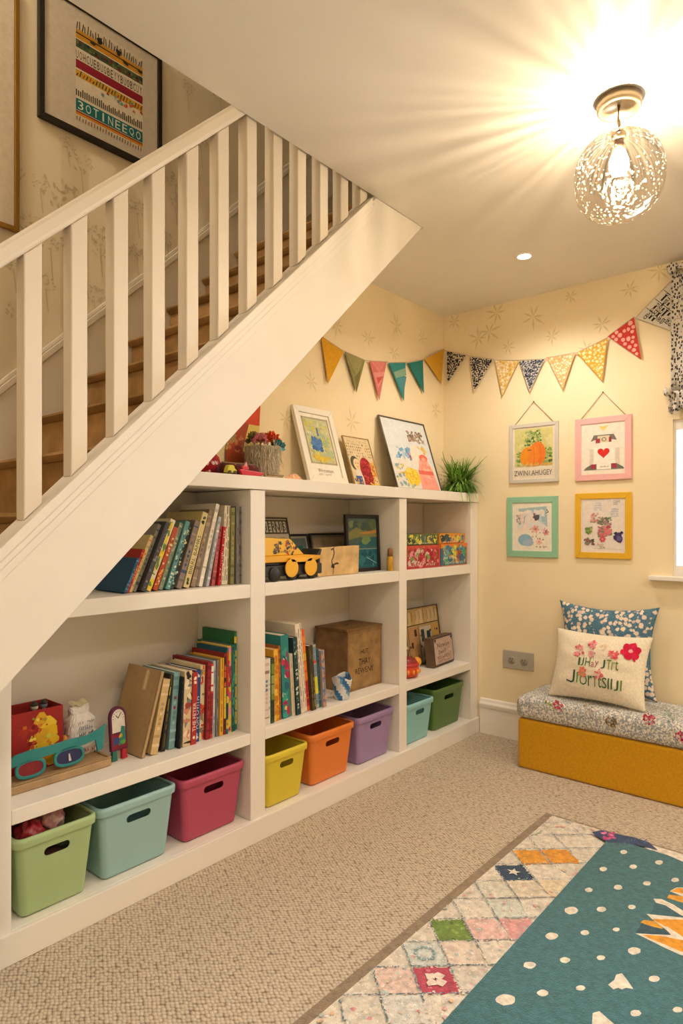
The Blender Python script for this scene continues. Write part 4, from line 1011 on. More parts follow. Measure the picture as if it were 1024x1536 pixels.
# flower basket
bk = thing('flower_basket', 'shaggy grey raffia basket of paper flowers on top of the bookcase', 'basket', (1.808, 1.940, ZT+.0006), (0, 0, 0))
m = MB(); m.lathe([(.052, 0), (.058, .01), (.066, .06), (.074, .125), (.076, .13), (.068, .13), (.06, .06), (.0, .02)], 'b8ab92', 30); m.build('body', CLOTH, bk)
m = MB(); r = random.Random(15)
for i in range(900):
    t = r.uniform(0, 6.283); z0 = r.uniform(.004, .13); rad = .055+.02*z0/.13; l = r.uniform(.02, .05)
    if r.random() < .2: z0 = r.uniform(.11, .132)
    p = Vector(((rad+.0015)*math.cos(t), (rad+.0015)*math.sin(t), z0)); dn = -1 if r.random() < .7 else 1
    q = p+Vector((math.cos(t)*.008+r.uniform(-.012, .012), math.sin(t)*.008+r.uniform(-.012, .012), dn*l)); q.z = max(q.z, .002)
    if z0 > .11 and r.random() < .35: q = p+Vector((math.cos(t)*.026, math.sin(t)*.022, r.uniform(-.01, .02)))
    sd = Vector((-math.sin(t), math.cos(t), 0))*.0012; c = r.choice(('d8cdb4', 'c5b89c', 'a3967c', 'e6decb', 'b8ac92', '8f8268'))
    m.add([p-sd, p+sd, q+sd*.4, q-sd*.4], [(0, 1, 2, 3)], c)
m.build('raffia', CLOTH, bk)
for (cx, cy, cz, rr, cols, lb) in ((.018, -.035, .158, .036, ('e0582c', 'd8442c', 'e8763a'), 'orange flower'), (.03, -.055, .128, .03, ('2f8490', '2a7484', '4aa0a8'), 'teal flower'), (-.045, -.03, .15, .032, ('d87a84', 'c8606c', 'e09aa0'), 'pink flower'), (.035, .01, .165, .03, ('e0a84a', 'e8b85c', 'd89a3c'), 'amber flower'), (-.02, .03, .16, .034, ('8a7a44', '6f6a3c', 'a08c50'), 'olive leaf cluster')):
    m = MB()
    for i in range(60):
        t, b = r.uniform(0, 6.283), r.uniform(-.3, 1.5); d_ = Vector((math.cos(t)*math.cos(b), math.sin(t)*math.cos(b), math.sin(b))); p = Vector((cx, cy, cz))+d_*rr*.25; q = Vector((cx, cy, cz))+d_*rr*r.uniform(.8, 1.25)
        sd = d_.cross(Vector((r.uniform(-1, 1), r.uniform(-1, 1), r.uniform(-1, 1)))).normalized()*.011
        m.add([p, p*.4+q*.6+sd, q, p*.4+q*.6-sd], [(0, 1, 2, 3)], r.choice(cols))
    m.tube([(cx*.6, cy*.6, .05), (cx, cy, cz)], .0025, '5c6a34', 6); m.build('flower', PAPER, bk, label=lb)
# paper pennant standing behind the basket, partly hidden by the stairs
hat = thing('paper_pennant', 'red and yellow pointed paper pennant behind the raffia basket, beside the stair edge', 'paper flag', (1.80, 2.039, ZT+.0006))
m = MB()
for pts, c in (([(-.10, 0), (.072, 0), (.074, .12), (-.10, .12)], 'a8562f'), ([(-.10, .12), (.074, .12), (.080, .235), (-.07, .235)], 'd8c466'), ([(-.07, .235), (.080, .235), (.086, .330), (.055, .305)], 'cf4a2c')):
    m.prism([(x, 0, z) for x, z in pts], (0, .004, 0), c)
a = Art(m, (0, 0, 0), (1, 0, 0), (0, 0, 1), seed=2); a.poly([(-.10, .1), (-.02, .1), (.02, .235), (-.06, .25)], 'a8482c'); a.blob(.05, .17, .018, 'b8c06a', 9); a.spray(-.1, .1, .0, .2, ('8f3a2c', 'c07a4c', 'a89054'), 14, .006, .014)
m.build('sheet', PAPER, hat)
m = MB(); m.tube([(.0745, .0062, .003), (.0845, .0062, .31)], .002, 'a3822f', 8); m.build('stick', WOOD, hat)
# red pouch
po = thing('fabric_pouch', 'dark red drawstring pouch with white spots beside the sloping stringer on the bookcase top', 'pouch', (1.560, 1.985, ZT+.0006))
m = MB(); m.lathe([(.03, 0), (.058, .006), (.064, .035), (.052, .075), (.026, .10), (.020, .106), (.027, .120), (.022, .122), (.002, .108)], '9c1c26', 28, sx=1, sy=.7)
for q in range(34):
    t = r.uniform(3.3, 6.1); z = r.uniform(.01, .09); rad = (.062 if z < .045 else .062-(z-.045)*.62)
    c = Vector((rad*math.cos(t), rad*.7*math.sin(t), z)); n_ = Vector((math.cos(t), math.sin(t)/.7, .25)).normalized(); u_ = n_.cross(Vector((0, 0, 1))).normalized(); v_ = n_.cross(u_); s_ = r.uniform(.003, .009)
    c += n_*.002; m.add([c+u_*s_*math.cos(k)*1.0+v_*s_*math.sin(k) for k in (0, 1.05, 2.1, 3.14, 4.2, 5.25)], [(0, 1, 2, 3, 4, 5)], r.choice(('e0c8c4', 'c85a60', '7a1018', 'd8b0ac')))
m.build('body', CLOTH, po)
m = MB(); m.lathe([(.022, .100), (.026, .103), (.022, .107)], '4a5a34', 20, cap=False, sy=.7); m.build('drawstring', CLOTH, po)
# pencil case, yellow ball, red ribbon pieces, sticks, peach tissue
pc = thing('pencil_case', 'long dark maroon patterned pencil case lying behind the small red toys on the bookcase top', 'pencil case', (1.640, 1.892, ZT+.0256), (0, 0, R(-3)))
m = MB(); RY = Matrix.Rotation(R(90), 4, 'Y')
m.lathe([(.004, -.092), (.018, -.088), (.024, -.075), (.024, .075), (.018, .088), (.004, .092)], '57231f', 20, (0, 0, 0), RY)
for q in range(60):
    t = r.uniform(-2.6, -.3); x = r.uniform(-.075, .075); c = Vector((x, .0245*math.cos(t), -.0245*math.sin(t))); n_ = Vector((0, math.cos(t), -math.sin(t))); u_ = Vector((1, 0, 0)); v_ = n_.cross(u_); s_ = r.uniform(.002, .005)
    c += n_*.0004; m.add([c+u_*s_*math.cos(k)+v_*s_*math.sin(k) for k in (0, 1.25, 2.5, 3.75, 5)], [(0, 1, 2, 3, 4)], r.choice(('8a4a3c', '3a1614', 'a86a54', '6f2c28')))
m.build('body', CLOTH, pc)
m = MB(); m.box(-.08, .08, -.003, .003, .0235, .0265, '8a7454'); m.build('zip', METAL, pc)
bal = thing('toy_car', 'tiny yellow toy car between the red pouch and the red toy on the bookcase top', 'toy car', (1.552, 1.828, ZT+.0006))
m = MB(); m.prism([(-.022, 0, .006), (.024, 0, .006), (.024, 0, .018), (.016, 0, .020), (.010, 0, .034), (-.012, 0, .034), (-.020, 0, .019)], (0, .024, 0), 'd8cf3c'); m.build('body', PLASTIC, bal, bevel=.004, seg=3)
for x in (-.012, .013):
    for y in (-.001, .025): m = MB(); m.lathe([(.003, -.002), (.007, -.002), (.007, .002), (.003, .002)], '4a3a20', 14, (x, y, .0072), RX); m.build('wheel', PLASTIC, bal)
rt = thing('toy_boat', 'small bright red toy boat lying in front of the maroon pencil case', 'toy boat', (1.630, 1.8352, ZT+.0006))
m = MB(); m.prism([(-.045, -.009, .022), (-.03, -.009, 0), (.055, -.009, 0), (.085, -.009, .014), (.03, -.009, .018)], (0, .014, 0), 'c21f2c'); m.build('hull', PLASTIC, rt, bevel=.003)
m = MB(); m.box(-.026, .004, -.006, .002, .021, .034, 'd83a3c'); m.build('cabin', PLASTIC, rt, bevel=.002)
m = MB(); m.prism([(-.018, -.003, .0345), (.0, -.003, .0345), (-.005, -.003, .052)], (0, .002, 0), 'e0a090'); m.build('sail', PAPER, rt)
for i in range(7):
    m = MB(); y, z = 1.835+.0072*(i % 4), ZT+.0044+.0070*(i//4)
    m.tube([(1.722+.004*i, y, z), (1.815+.005*(i % 3), y, z)], .0032, ('b39c78', 'a38a66', 'c4ae8a')[i % 3], 8)
    tag(m.build('craft_stick', WOOD), 'thin tan craft stick in the little bundle in front of the basket', 'stick', 'bundle of tan craft sticks')
m = MB(); ns2 = [r.uniform(.75, 1.15) for _ in range(200)]
m.grid(lambda u, v: Vector((.045*(2*u-1)*ns2[int(v*9)], .022*(2*v-1)*ns2[int(u*11)+20], max(.0, .026*ns2[int(u*11)*9+int(v*9)+40]*math.sin(math.pi*min(.999, max(.001, u)))*math.sin(math.pi*min(.999, max(.001, v)))))), 11, 9, 'eab28c', False)
tag(m.build('tissue_paper', PAPER, loc=(1.885, 1.842, ZT+.0006)), 'crumpled peach tissue paper on the bookcase edge beside the sticks', 'tissue')

# ------------------------------------------------------------------ four pictures on the right wall
def wall_frame(label, pxl, pxr, yt, yb, fw, fcol, art, fd=.011, hang=None, matw=0, inner='f2ece0', seed=1):
    X = XR-.0006
    pl_ = on_x(pxl, yt, X-fd); pr = on_x(pxr, yt, X-fd); zb = on_x(pxl, yb, X-fd).z
    w = pl_.y-pr.y; h = pl_.z-zb
    o = thing('picture_frame', label, 'picture', (X-fd, (pl_.y+pr.y)/2, zb), (0, 0, R(-90)), 'four framed prints on the right wall')
    frame_parts(o, w, h, fw, fd, fcol, inner, art, PAINT, matw, 'f4eee2', seed=seed)
    if hang:
        ap = on_x(*hang, X-.004); ax = -(ap.y-o.location.y); az = ap.z-zb
        m = MB(); m.tube([(-w/2+.03, fd-.004, h), (ax, fd-.003, az), (w/2-.03, fd-.004, h)], .0016, 'b89c74', 6)
        m.tube([(ax, fd-.008, az), (ax, fd, az)], .003, '9c8a6c', 8); m.build('hanging_cord', CLOTH, o)
    return o
def art_pump(a, w, h):
    a.rect(0, 0, w, h, 'e6dcc8'); y0 = h*.24; a.rect(w*.05, y0, w*.95, h*.97, 'd5cf8a'); a.spray(w*.05, y0, w*.95, h*.97, ('d0cc86', 'c6ca80', 'dcd69c'), 40, .01, .022)
    a.spray(w*.28, h*.62, w*.72, h*.95, ('7a9a4c', '93ac60', '5f7f3c', 'a8b878', '4f6a3c', 'c8d0a0'), 90, .004, .009); a.spray(w*.06, y0, w*.28, h*.55, ('8aa860', '6f8c4c', 'c8c894'), 30, .004, .009); a.spray(w*.72, y0+.01, w*.95, h*.6, ('7a9a4c', '4f6a4c', 'a8b870', '93ac60'), 40, .004, .010)
    a.ell(w*.38, h*.43, w*.20, h*.19, 'e8962c', 20); a.ell(w*.60, h*.48, w*.19, h*.23, 'e57e30', 20); a.ell(w*.5, h*.45, w*.13, h*.21, 'e88a34', 18); a.path([(w*.5, h*.28), (w*.53, h*.4), (w*.5, h*.62)], .003, 'd86a24'); a.path([(w*.66, h*.30), (w*.69, h*.45), (w*.64, h*.66)], .003, 'da6f2a'); a.rect(w*.36, h*.55, w*.46, h*.565, '6a4a24')
    a.spray(w*.06, y0, w*.95, h*.31, ('e0a050', 'd0b070', '98a860'), 24, .004, .009); a.text('ZWIN1.AHUGEY', w*.04, h*.07, h*.10, '55575a', w*.9)
wall_frame('pale grey framed print of an orange pumpkin with letters beneath, on the right wall', 763.5, 837, 638.5, 725.5, .020, 'd0cbc2', art_pump, hang=(800, 602.5), seed=4)
def art_heart(a, w, h):
    a.rect(0, 0, w, h, 'f1e9dc'); a.poly([(w*.42, h*.95), (w*.50, h*.93), (w*.62, h*.95), (w*.58, h*.89), (w*.52, h*.85), (w*.46, h*.89)], 'f0d47c')
    a.poly([(w*.22, h*.65), (w*.3, h*.77), (w*.75, h*.77), (w*.82, h*.65), (w*.7, h*.67), (w*.68, h*.62), (w*.36, h*.62), (w*.34, h*.68)], '7a7470'); a.rect(w*.38, h*.62, w*.66, h*.75, 'dccfae'); a.rect(w*.34, h*.61, w*.44, h*.7, 'a83a4c'); a.rect(w*.64, h*.62, w*.7, h*.72, 'a0384a'); a.ell(w*.53, h*.68, w*.06, h*.04, '8a8478', 12); a.ell(w*.53, h*.68, w*.035, h*.024, 'dccfae', 12)
    a.rect(w*.2, h*.18, w*.32, h*.5, 'ddd3c6'); a.rect(w*.78, h*.18, w*.88, h*.5, 'ddd3c6'); a.poly([(w*.28, h*.1), (w*.8, h*.1), (w*.76, h*.52), (w*.30, h*.52)], 'f6f0e6')
    cx, cy, s = w*.52, h*.42, w*.14; pts = []
    for k in range(28):
        t = 2*math.pi*k/28; pts.append((cx+s*.0625*16*math.sin(t)**3*1.0, cy+s*.0625*(13*math.cos(t)-5*math.cos(2*t)-2*math.cos(3*t)-math.cos(4*t))*.95))
    a.poly(pts, 'd8322c'); a.scrawl(w*.44, h*.13, w*.2, h*.03, '8a8078', .0014, 8)
    for sx in (0, 1):
        q = lambda x: x if not sx else 1.05-x
        a.poly([(w*q(.06), h*.09), (w*q(.36), h*.09), (w*q(.36), h*.2), (w*q(.24), h*.2), (w*q(.1), h*.13)], '6f7468'); a.poly([(w*q(.22), h*.11), (w*q(.34), h*.11), (w*q(.34), h*.2), (w*q(.25), h*.2)], 'a83a54')
    a.rect(w*.06, h*.082, w*.98, h*.092, '9c948a')
wall_frame('pink framed print with a red heart, hung by a cord, upper right of the four', 862, 946.5, 629.5, 722, .031, 'f0b9b8', art_heart, hang=(904, 588), seed=5)
def art_sea(a, w, h):
    a.rect(0, 0, w, h, 'efe8d8'); a.poly([(w*.12, h*.9), (w*.9, h*.95), (w*.92, h*.5), (w*.7, h*.6), (w*.5, h*.82), (w*.15, h*.84)], 'a9c4cc'); a.spray(w*.1, h*.35, w*.9, h*.9, ('e8e0d8', 'dfe0de', 'f0e4dc', 'e6d2cc', 'ecdcd4'), 60, .012, .028); a.ell(w*.32, h*.21, w*.2, h*.13, '8fb8cc', 16); a.ell(w*.4, h*.15, w*.15, h*.08, 'a8bcd4', 14); a.spray(w*.55, h*.55, w*.92, h*.82, ('a5c4d2', 'c0d4d8'), 10, .01, .02)
    a.blob(w*.62, h*.71, .016, '5c5a68', 10, .4); a.blob(w*.57, h*.77, .008, '8a6a70', 8); a.spray(w*.05, h*.55, w*.22, h*.8, ('b8b0a8', 'a0a4a0', 'd0c4b8'), 12, .004, .01); a.path([(w*.12, h*.75), (w*.18, h*.62), (w*.2, h*.55)], .003, '8a8478'); a.path([(w*.28, h*.56), (w*.3, h*.72), (w*.34, h*.74)], .004, '8fa8b4')
    a.flower(w*.6, h*.45, .022, 'e0a8a0', 'c87a74'); a.flower(w*.88, h*.38, .018, 'dc9c9c', 'b86a74'); a.flower(w*.7, h*.17, .018, 'ecc4b4', 'd89a84'); a.path([(w*.9, h*.88), (w*.95, h*.82), (w*.88, h*.8)], .004, '5a4a44'); a.spray(w*.4, h*.2, w*.92, h*.5, ('d8a09c', '8a7a7c', 'e8c8bc', '9c8a8c'), 18, .003, .006); a.spray(w*.6, h*.03, w*.92, h*.1, ('9c948a', 'c8a898'), 10, .003, .006)
wall_frame('mint green framed pastel print, lower left of the four', 759.5, 836, 746, 834.5, .033, '93c7a8', art_sea, matw=.008, seed=6)
def art_bouq(a, w, h):
    a.rect(0, 0, w, h, 'e9dfd6'); a.line(w*.03, h*.03, w*.03, h*.97, .0015, 'c8bcb0'); a.line(w*.3, h*.08, w*.93, h*.06, .0015, 'a8b0a4')
    for x, y, u, v, c in ((.32, .78, .16, .16, '9cb4d0'), (.74, .88, .15, .09, '8a90a4'), (.68, .66, .18, .17, '98b0cc')):
        for k in range(4): a.scrawl(w*x, h*(y+v*k/4), w*u, h*v/5, c, .002, 6)
    a.spray(w*.2, h*.55, w*.42, h*.75, ('e4a8a8', 'd88a90', 'e8c0b8', 'a09c7c'), 26, .004, .010); a.spray(w*.35, h*.5, w*.72, h*.68, ('8a9478', '6f7c68', 'b0848a', '9c6a74'), 34, .004, .010); a.spray(w*.38, h*.28, w*.72, h*.52, ('cf5a6a', 'd87a80', 'b84a5c', 'a0807c', 'c8888c', '7a8a5c'), 50, .004, .011)
    a.spray(w*.06, h*.34, w*.3, h*.48, ('6f8a44', '8aa054', '4f6a34', 'b8c08a'), 24, .004, .009); a.spray(w*.06, h*.12, w*.34, h*.28, ('4a5444', '7a5a5c', '8a8a78', 'b07078'), 26, .004, .009); a.blob(w*.86, h*.28, .022, '4a3f6a', 11, .3); a.blob(w*.86, h*.27, .012, '6a5c94', 9); a.blob(w*.80, h*.36, .009, '3a3450', 8); a.blob(w*.92, h*.37, .009, '3a3450', 8); a.flower(w*.5, h*.25, .016, 'd0546a', 'e8a0a4')
    a.spray(w*.35, h*.05, w*.6, h*.2, ('d8c8bc', 'a8b498', 'e0b0b0'), 10, .003, .007)
wall_frame('mustard yellow framed print of a loose bouquet, lower right of the four', 862, 946.5, 740.5, 836.5, .030, 'e6b52f', art_bouq, seed=7)

# double socket
p0 = on_x(755, 974, XR); p1 = on_x(801, 980, XR); zb = on_x(755, 1000.5, XR).z
sk = thing('wall_socket', 'grey metal double wall socket above the skirting by the bench', 'socket', (XR-.0006, (p0.y+p1.y)/2, (p0.z+zb)/2), (0, 0, R(-90)))
w, h = p0.y-p1.y, p0.z-zb
m = MB(); m.box(-w/2, w/2, -.008, 0, -h/2, h/2, 'b3aca0'); m.build('plate', PLASTIC, sk, bevel=.003)
for sx, lb in ((-1, 'left'), (1, 'right')):
    m = MB(); cx = sx*w*.2; m.lathe([(.019, -.0015), (.021, 0), (.021, .0015), (.019, .003)], 'a39c90', 24, (cx, -.0098, 0), RX)
    for q in ((-.007, .006, .004, .008), (.007, .006, .004, .008), (0, -.007, .005, .006)): m.box(cx+q[0]-q[2]/2, cx+q[0]+q[2]/2, -.0135, -.0127, q[1]-q[3]/2, q[1]+q[3]/2, '4a4640')
    m.build('outlet', PLASTIC, sk)

# ------------------------------------------------------------------ bunting
bt = thing('bunting', 'string of fabric pennants hung across the corner above the bookcase', 'bunting', (XR-.3, YB-.02, 1.9))
BO2 = Vector(bt.location)
flags = []
L_ = lambda pts: [on_y(280+x/2.226, 480+y/2.226, YB-.016) for x, y in pts]
R_ = lambda pts: [on_x(640+x/2.667, 400+y/2.667, XR-.016) for x, y in pts]
flags += [(L_(q), b, k, lb) for q, b, k, lb in (
 (((449,55),(524,105),(472,212)), 'd9a01f', 'plain', 'plain golden yellow flag'), (((527,105),(595,135),(567,242)), '8a8450', 'fold', 'olive green flag'), (((610,137),(667,140),(643,267)), 'd0736c', 'pinkpatch', 'salmon pink flag'),
 (((674,143),(731,142),(725,270)), '2f8483', 'patch', 'teal flag with pale patch'), (((738,143),(788,133),(792,244)), '1f7a74', 'plain', 'dark teal flag'), (((795,130),(858,97),(850,212)), 'd9a41f', 'plain', 'mustard flag in the corner'))]
flags += [(R_(q), b, k, lb) for q, b, k, lb in (
 (((78,337),(158,355),(83,468)), 'd8cdb8', 'dark', 'black speckled flag nearest the corner'), (((170,360),(265,370),(188,502)), 'd8cdb8', 'dark', 'second black speckled flag'), (((272,375),(368,375),(300,518)), 'e0c47a', 'white', 'pale yellow flowered flag'), (((368,375),(470,370),(410,502)), 'c4c2bc', 'navy', 'grey-navy speckled flag'),
 (((480,365),(592,345),(543,492)), 'e8b878', 'white', 'peach spotted flag'), (((600,345),(722,285),(700,457)), 'd8a83a', 'white2', 'mustard flag with white flowers'), (((724,279),(828,202),(857,370)), 'c8403a', 'dots', 'red flag with pink dots'), (((835,205),(983,52),(990,260)), 'd8d2c4', 'news', 'large black and white letter-print flag'))]
cord = []
for i, (P, base, kind, lb) in enumerate(flags):
    A_, B_, C_ = P; cord += [A_, B_]
    O = A_; U = (B_-A_).normalized(); nrm = (B_-A_).cross(C_-A_)
    on_right = i > 5
    want = Vector((-1, 0, 0)) if on_right else Vector((0, -1, 0))
    V = (C_-A_) - U*((C_-A_).dot(U)); V.normalize(); N_ = U.cross(V)
    flip = N_.dot(want) < 0      # art must face the room
    m = MB(); d = -want*.0016
    m.prism([A_-BO2, B_-BO2, C_-BO2], d, base)
    bw_ = (B_-A_).length; cx, cy = (C_-A_).dot(U), (C_-A_).dot(V)
    def fn(x, y, k, A_=A_, U=U, V=V, want=want): return A_ - BO2 + U*x + V*y + want*k
    a = Art(m, (0, 0, 0), (1, 0, 0), (0, 1, 0), .0006, fn, seed=i+3, step=1.5e-6)
    def inside(x, y, mg):
        pts = [(0, 0), (bw_, 0), (cx, cy)]
        for (x0_, y0_), (x1_, y1_) in zip(pts, pts[1:]+pts[:1]):
            if ((x1_-x0_)*(y-y0_)-(y1_-y0_)*(x-x0_))/math.hypot(x1_-x0_, y1_-y0_) < mg: return False
        return True
    def scatter(n, r0, r1, cols, jit=.35, gap=.8):
        done = []
        for _ in range(n):
            x, y, q = a.r.uniform(0, max(bw_, cx)), a.r.uniform(0, cy), a.r.uniform(r0, r1)
            if inside(x, y, q*.9) and all(math.hypot(x-X, y-Y) > (q+Q)*gap for X, Y, Q in done):
                done.append((x, y, q)); a.blob(x, y, q, a.r.choice(cols), 8, jit)
    if kind == 'dark': scatter(2500, .004, .0085, ('2f2d33', '3a3842', '24242a', '4a4650'), .5, .78)
    elif kind == 'navy': scatter(2500, .004, .008, ('3f4758', '55596a', '6a6f7c', '333a4a'), .5, .78)
    elif kind == 'white': scatter(2200, .004, .009, ('f0dcc0', 'f4e4cc', 'e8a878' if base == 'e8b878' else 'd8a850'), .4, 1)
    elif kind == 'white2': scatter(2200, .005, .010, ('f0dca8', 'e8cf8a', 'f0e0b8'), .4, 1.05)
    elif kind == 'dots': scatter(1500, .008, .012, ('f0b4a4', 'eeaa9c'), .12, 1.1)
    elif kind == 'fold': a.poly([(bw_*.05, .002), (bw_*.9, .002), (cx*.9+bw_*.05, cy*.55)], '98925c'); a.poly([(cx*.8, cy*.6), (bw_*.82, cy*.28), (cx, cy*.95)], '746f40')
    elif kind == 'pinkpatch': a.poly([(bw_*.1, .002), (bw_*.95, .002), (bw_*.5, cy*.3)], 'd8837a'); a.poly([(bw_*.15, cy*.3), (bw_*.85, cy*.25), (cx*.95+.002, cy*.7)], 'dc9088'); a.poly([(bw_*.3, cy*.42), (bw_*.72, cy*.38), (cx, cy*.6)], 'c4564f')
    elif kind == 'patch': a.poly([(bw_*.22, cy*.24), (bw_*.95, cy*.14), (bw_*.95, cy*.34), (bw_*.32, cy*.40)], '86a890'); a.poly([(bw_*.36, cy*.42), (bw_*.95, cy*.36), (cx, cy*.85)], '4a8c94')
    elif kind == 'news':
        for k in range(10):
            for j in range(15):
                x, y = bw_*(.02+.068*j), cy*(.03+.1*k)
                if inside(x, y, .008) and inside(x+.016, y+.012, .005) and a.r.random() < .9:
                    if a.r.random() < .55: a.text(a.r.choice('aegdtpcuHEB0'), x, y+.017, -.016, '1f1f26', .015)
                    else: a.line(x, y+.008, x+.016, y+.008, .009, '26262c')
        for x in (.28, .52, .75):
            if inside(bw_*x, cy*.1, .004): a.line(bw_*x, .004, bw_*x+.004, min(cy*.9, cy*x*1.1), .003, '4a4a50')
    m.build('flag', CLOTH, bt, label=lb)
m = MB()
pts = [p-BO2+Vector((0, 0, .001)) for p in cord]
cn = Vector((XR-.012, YB-.012, (cord[11].z+cord[12].z)/2))-BO2
m.tube(pts[:12]+[cn]+pts[12:], .0022, 'cbb79a', 6); m.build('cord', CLOTH, bt)

# ------------------------------------------------------------------ valance at the window
va = thing('window_valance', 'black and white letter-print fabric valance with ruffled edge hanging above the window', 'valance', (XR-.03, .79, 1.72))
mv = bpy.data.materials.new('letter_print'); nt, N, L, B = nodes_of(mv)
tc = N.new('ShaderNodeTexCoord'); mp = N.new('ShaderNodeMapping'); mp.inputs['Scale'].default_value = (1, 105, 62); L.new(tc.outputs['Object'], mp.inputs['Vector'])
vo = N.new('ShaderNodeTexVoronoi'); vo.distance = 'CHEBYCHEV'; vo.inputs['Scale'].default_value = 1.0; vo.inputs['Randomness'].default_value = .6; L.new(mp.outputs['Vector'], vo.inputs['Vector'])
nz = N.new('ShaderNodeTexNoise'); nz.inputs['Scale'].default_value = 130; L.new(tc.outputs['Object'], nz.inputs['Vector'])
mu = N.new('ShaderNodeMath'); mu.operation = 'MULTIPLY_ADD'; mu.inputs[1].default_value = .5; L.new(nz.outputs['Fac'], mu.inputs[0]); L.new(vo.outputs['Distance'], mu.inputs[2])
rp = N.new('ShaderNodeValToRGB'); rp.color_ramp.interpolation = 'LINEAR'; e = rp.color_ramp.elements; e[0].position = .56; e[0].color = (*hx('36343a'), 1); e[1].position = .64; e[1].color = (*hx('d3cdc2'), 1)
L.new(mu.outputs[0], rp.inputs['Fac']); L.new(rp.outputs['Color'], B.inputs['Base Color']); B.inputs['Roughness'].default_value = .9
def wav(y): return .012*math.sin(y*55)+.006*math.sin(y*23+1)
vz0, vz1, vL = .10, .655, 1.15
m = MB(); m.grid(lambda u, v: Vector((-.012+wav(u*vL)*(1-.3*v), -u*vL, vz0+(vz1-vz0)*v)), 120, 8, 'ffffff'); m.build('drape', mv, va, solid=.003)
m = MB(); m.grid(lambda u, v: Vector((-.016+.020*math.sin(u*200)*(1-v)+wav(u*vL)*v, .008-u*(vL+.008), .0+.099*v-.012*(1-v)*math.sin(u*100))), 220, 6, 'ffffff'); m.build('ruffle', mv, va, solid=.003)
m = MB(); m.tube([(-.014+.004*math.sin(k*1.7), .015-k*.0235, .668+.012*math.sin(k*.9)) for k in range(50)], [.018+.007*math.sin(k*1.9) for k in range(50)], 'ffffff', 10); m.build('gathered_heading', mv, va)
m = MB(); m.ball((-.02, .012, .095), (.018, .018, .022), 'ffffff', 10); m.build('rosette', mv, va)

# ------------------------------------------------------------------ bench, cushions
bn = thing('storage_bench', 'low mustard yellow upholstered bench with a grey flowered seat pad by the window wall', 'bench', (3.185, .56, 0))
m = MB(); bx0, bx1, by0, by1 = -.185, .165, -1.0, .84
nb = 60
m.box(bx0, bx1, by0, by1, .0006, .243, 'd09a18'); m.build('base', CLOTH, bn, bevel=.014, seg=3)
pad = mat_floral('speckled_seat', '8d939a', 'e2dccd', 'c9b8ae', '97a7a2', 34, .25, 130)
m = MB(); m.box(bx0-.012, bx1+.004, by0-.01, by1+.010, .2436, .352, 'ffffff')
o = m.build('seat_pad', pad, bn, bevel=.036, seg=6)
me = o.data
r = random.Random(3)
def cluster(px, py, cols, n, face):
    m = MB()
    # sewn flower clusters on the front face or on the top of the pad
    if face == 'front': p = on_x(px, py, 3.185-.197-.0008); b = Vector((p.x-3.185, p.y-.56, p.z)); u_, v_, n_ = Vector((0, -1, 0)), Vector((0, 0, 1)), Vector((-1, 0, 0))
    else: p = on_z(px, py, .3528); b = Vector((p.x-3.185, p.y-.56, p.z)); u_, v_, n_ = Vector((0, -1, 0)), Vector((1, 0, 0)), Vector((0, 0, 1))
    for i in range(n):
        t, q = r.uniform(0, 6.28), .024*math.sqrt(r.random()); c = b+u_*q*math.cos(t)*1.0+v_*q*math.sin(t)*1.0+n_*(.0004+i*2e-5); s_ = r.uniform(.0025, .006)
        m.add([c+u_*s_*math.cos(k)+v_*s_*math.sin(k) for k in (0, 1.25, 2.5, 3.75, 5)], [(0, 1, 2, 3, 4)], r.choice(cols))
    m.build('flower_patch', CLOTH, o)
PK = ('b8344c', 'd05a74', 'c8465c', '8f2438', 'e08a98')
cluster(837, 1059, PK, 45, 'front'); cluster(825, 1056, ('a8b04c', 'c0c060', '8a9a3c'), 12, 'front'); cluster(973, 1079, PK, 45, 'front'); cluster(916, 1083, ('8a6a4c', 'a8845c', '6f5438', '7a7a54'), 40, 'front'); cluster(1021, 1105, PK, 30, 'front'); cluster(990, 1046, ('e8c0b8', 'e0a8a4', 'f0d4c8'), 40, 'top'); cluster(1002, 1074, ('9cb0a8', 'b8c8bc', '8aa0a4'), 24, 'front'); cluster(880, 1062, ('c8b8a8', 'b0a090'), 20, 'front')

def pillow(name, label, w, h, t, loc, rot, mat, col, ear=.09, art=None, artmat=None):
    o = thing(name, label, 'cushion', loc, rot)
    def sf(u, v, s):
        U, V = 2*u-1, 2*v-1
        x = w/2*U*(1-ear*(1-V*V)); z = h/2*V*(1-ear*(1-U*U))
        k = (max(0, 1-abs(U)**2.6)**.62)*(max(0, 1-abs(V)**2.6)**.62)
        y = -s*(t/2*k) + .005*k*math.sin(7*U+3*V)*math.cos(5*V-2*U) - s*.003*math.sin(12*math.atan2(V, U+1e-6))*min(1, (U*U+V*V)*.7)*(1-max(abs(U), abs(V)))*2.2
        return Vector((x, y, z+h/2))
    m = MB(); m.grid(lambda u, v: sf(u, v, 1), 64, 64, col); m.grid(lambda u, v: sf(1-u, v, -1), 64, 64, col)
    ob = m.build('cover', mat, o)
    bm = bmesh.new(); bm.from_mesh(ob.data); bmesh.ops.remove_doubles(bm, verts=bm.verts, dist=.00015); bm.to_mesh(ob.data); bm.free()
    if art:
        m = MB()
        def fn(x, y, k):
            u = .5+x/w; v = y/h
            for _ in range(4):   # undo the pinch so that lettering stays straight
                U, V = 2*u-1, 2*v-1; u = .5+x/w/(1-ear*(1-V*V)); v = .5+(y/h-.5)/(1-ear*(1-U*U))
            return sf(u, v, 1)+Vector((0, -.0030-k, 0))
        art(Art(m, (0, 0, 0), (1, 0, 0), (0, 0, 1), .0004, fn, seed=5), w, h); m.build('embroidery', artmat, o)
    return o
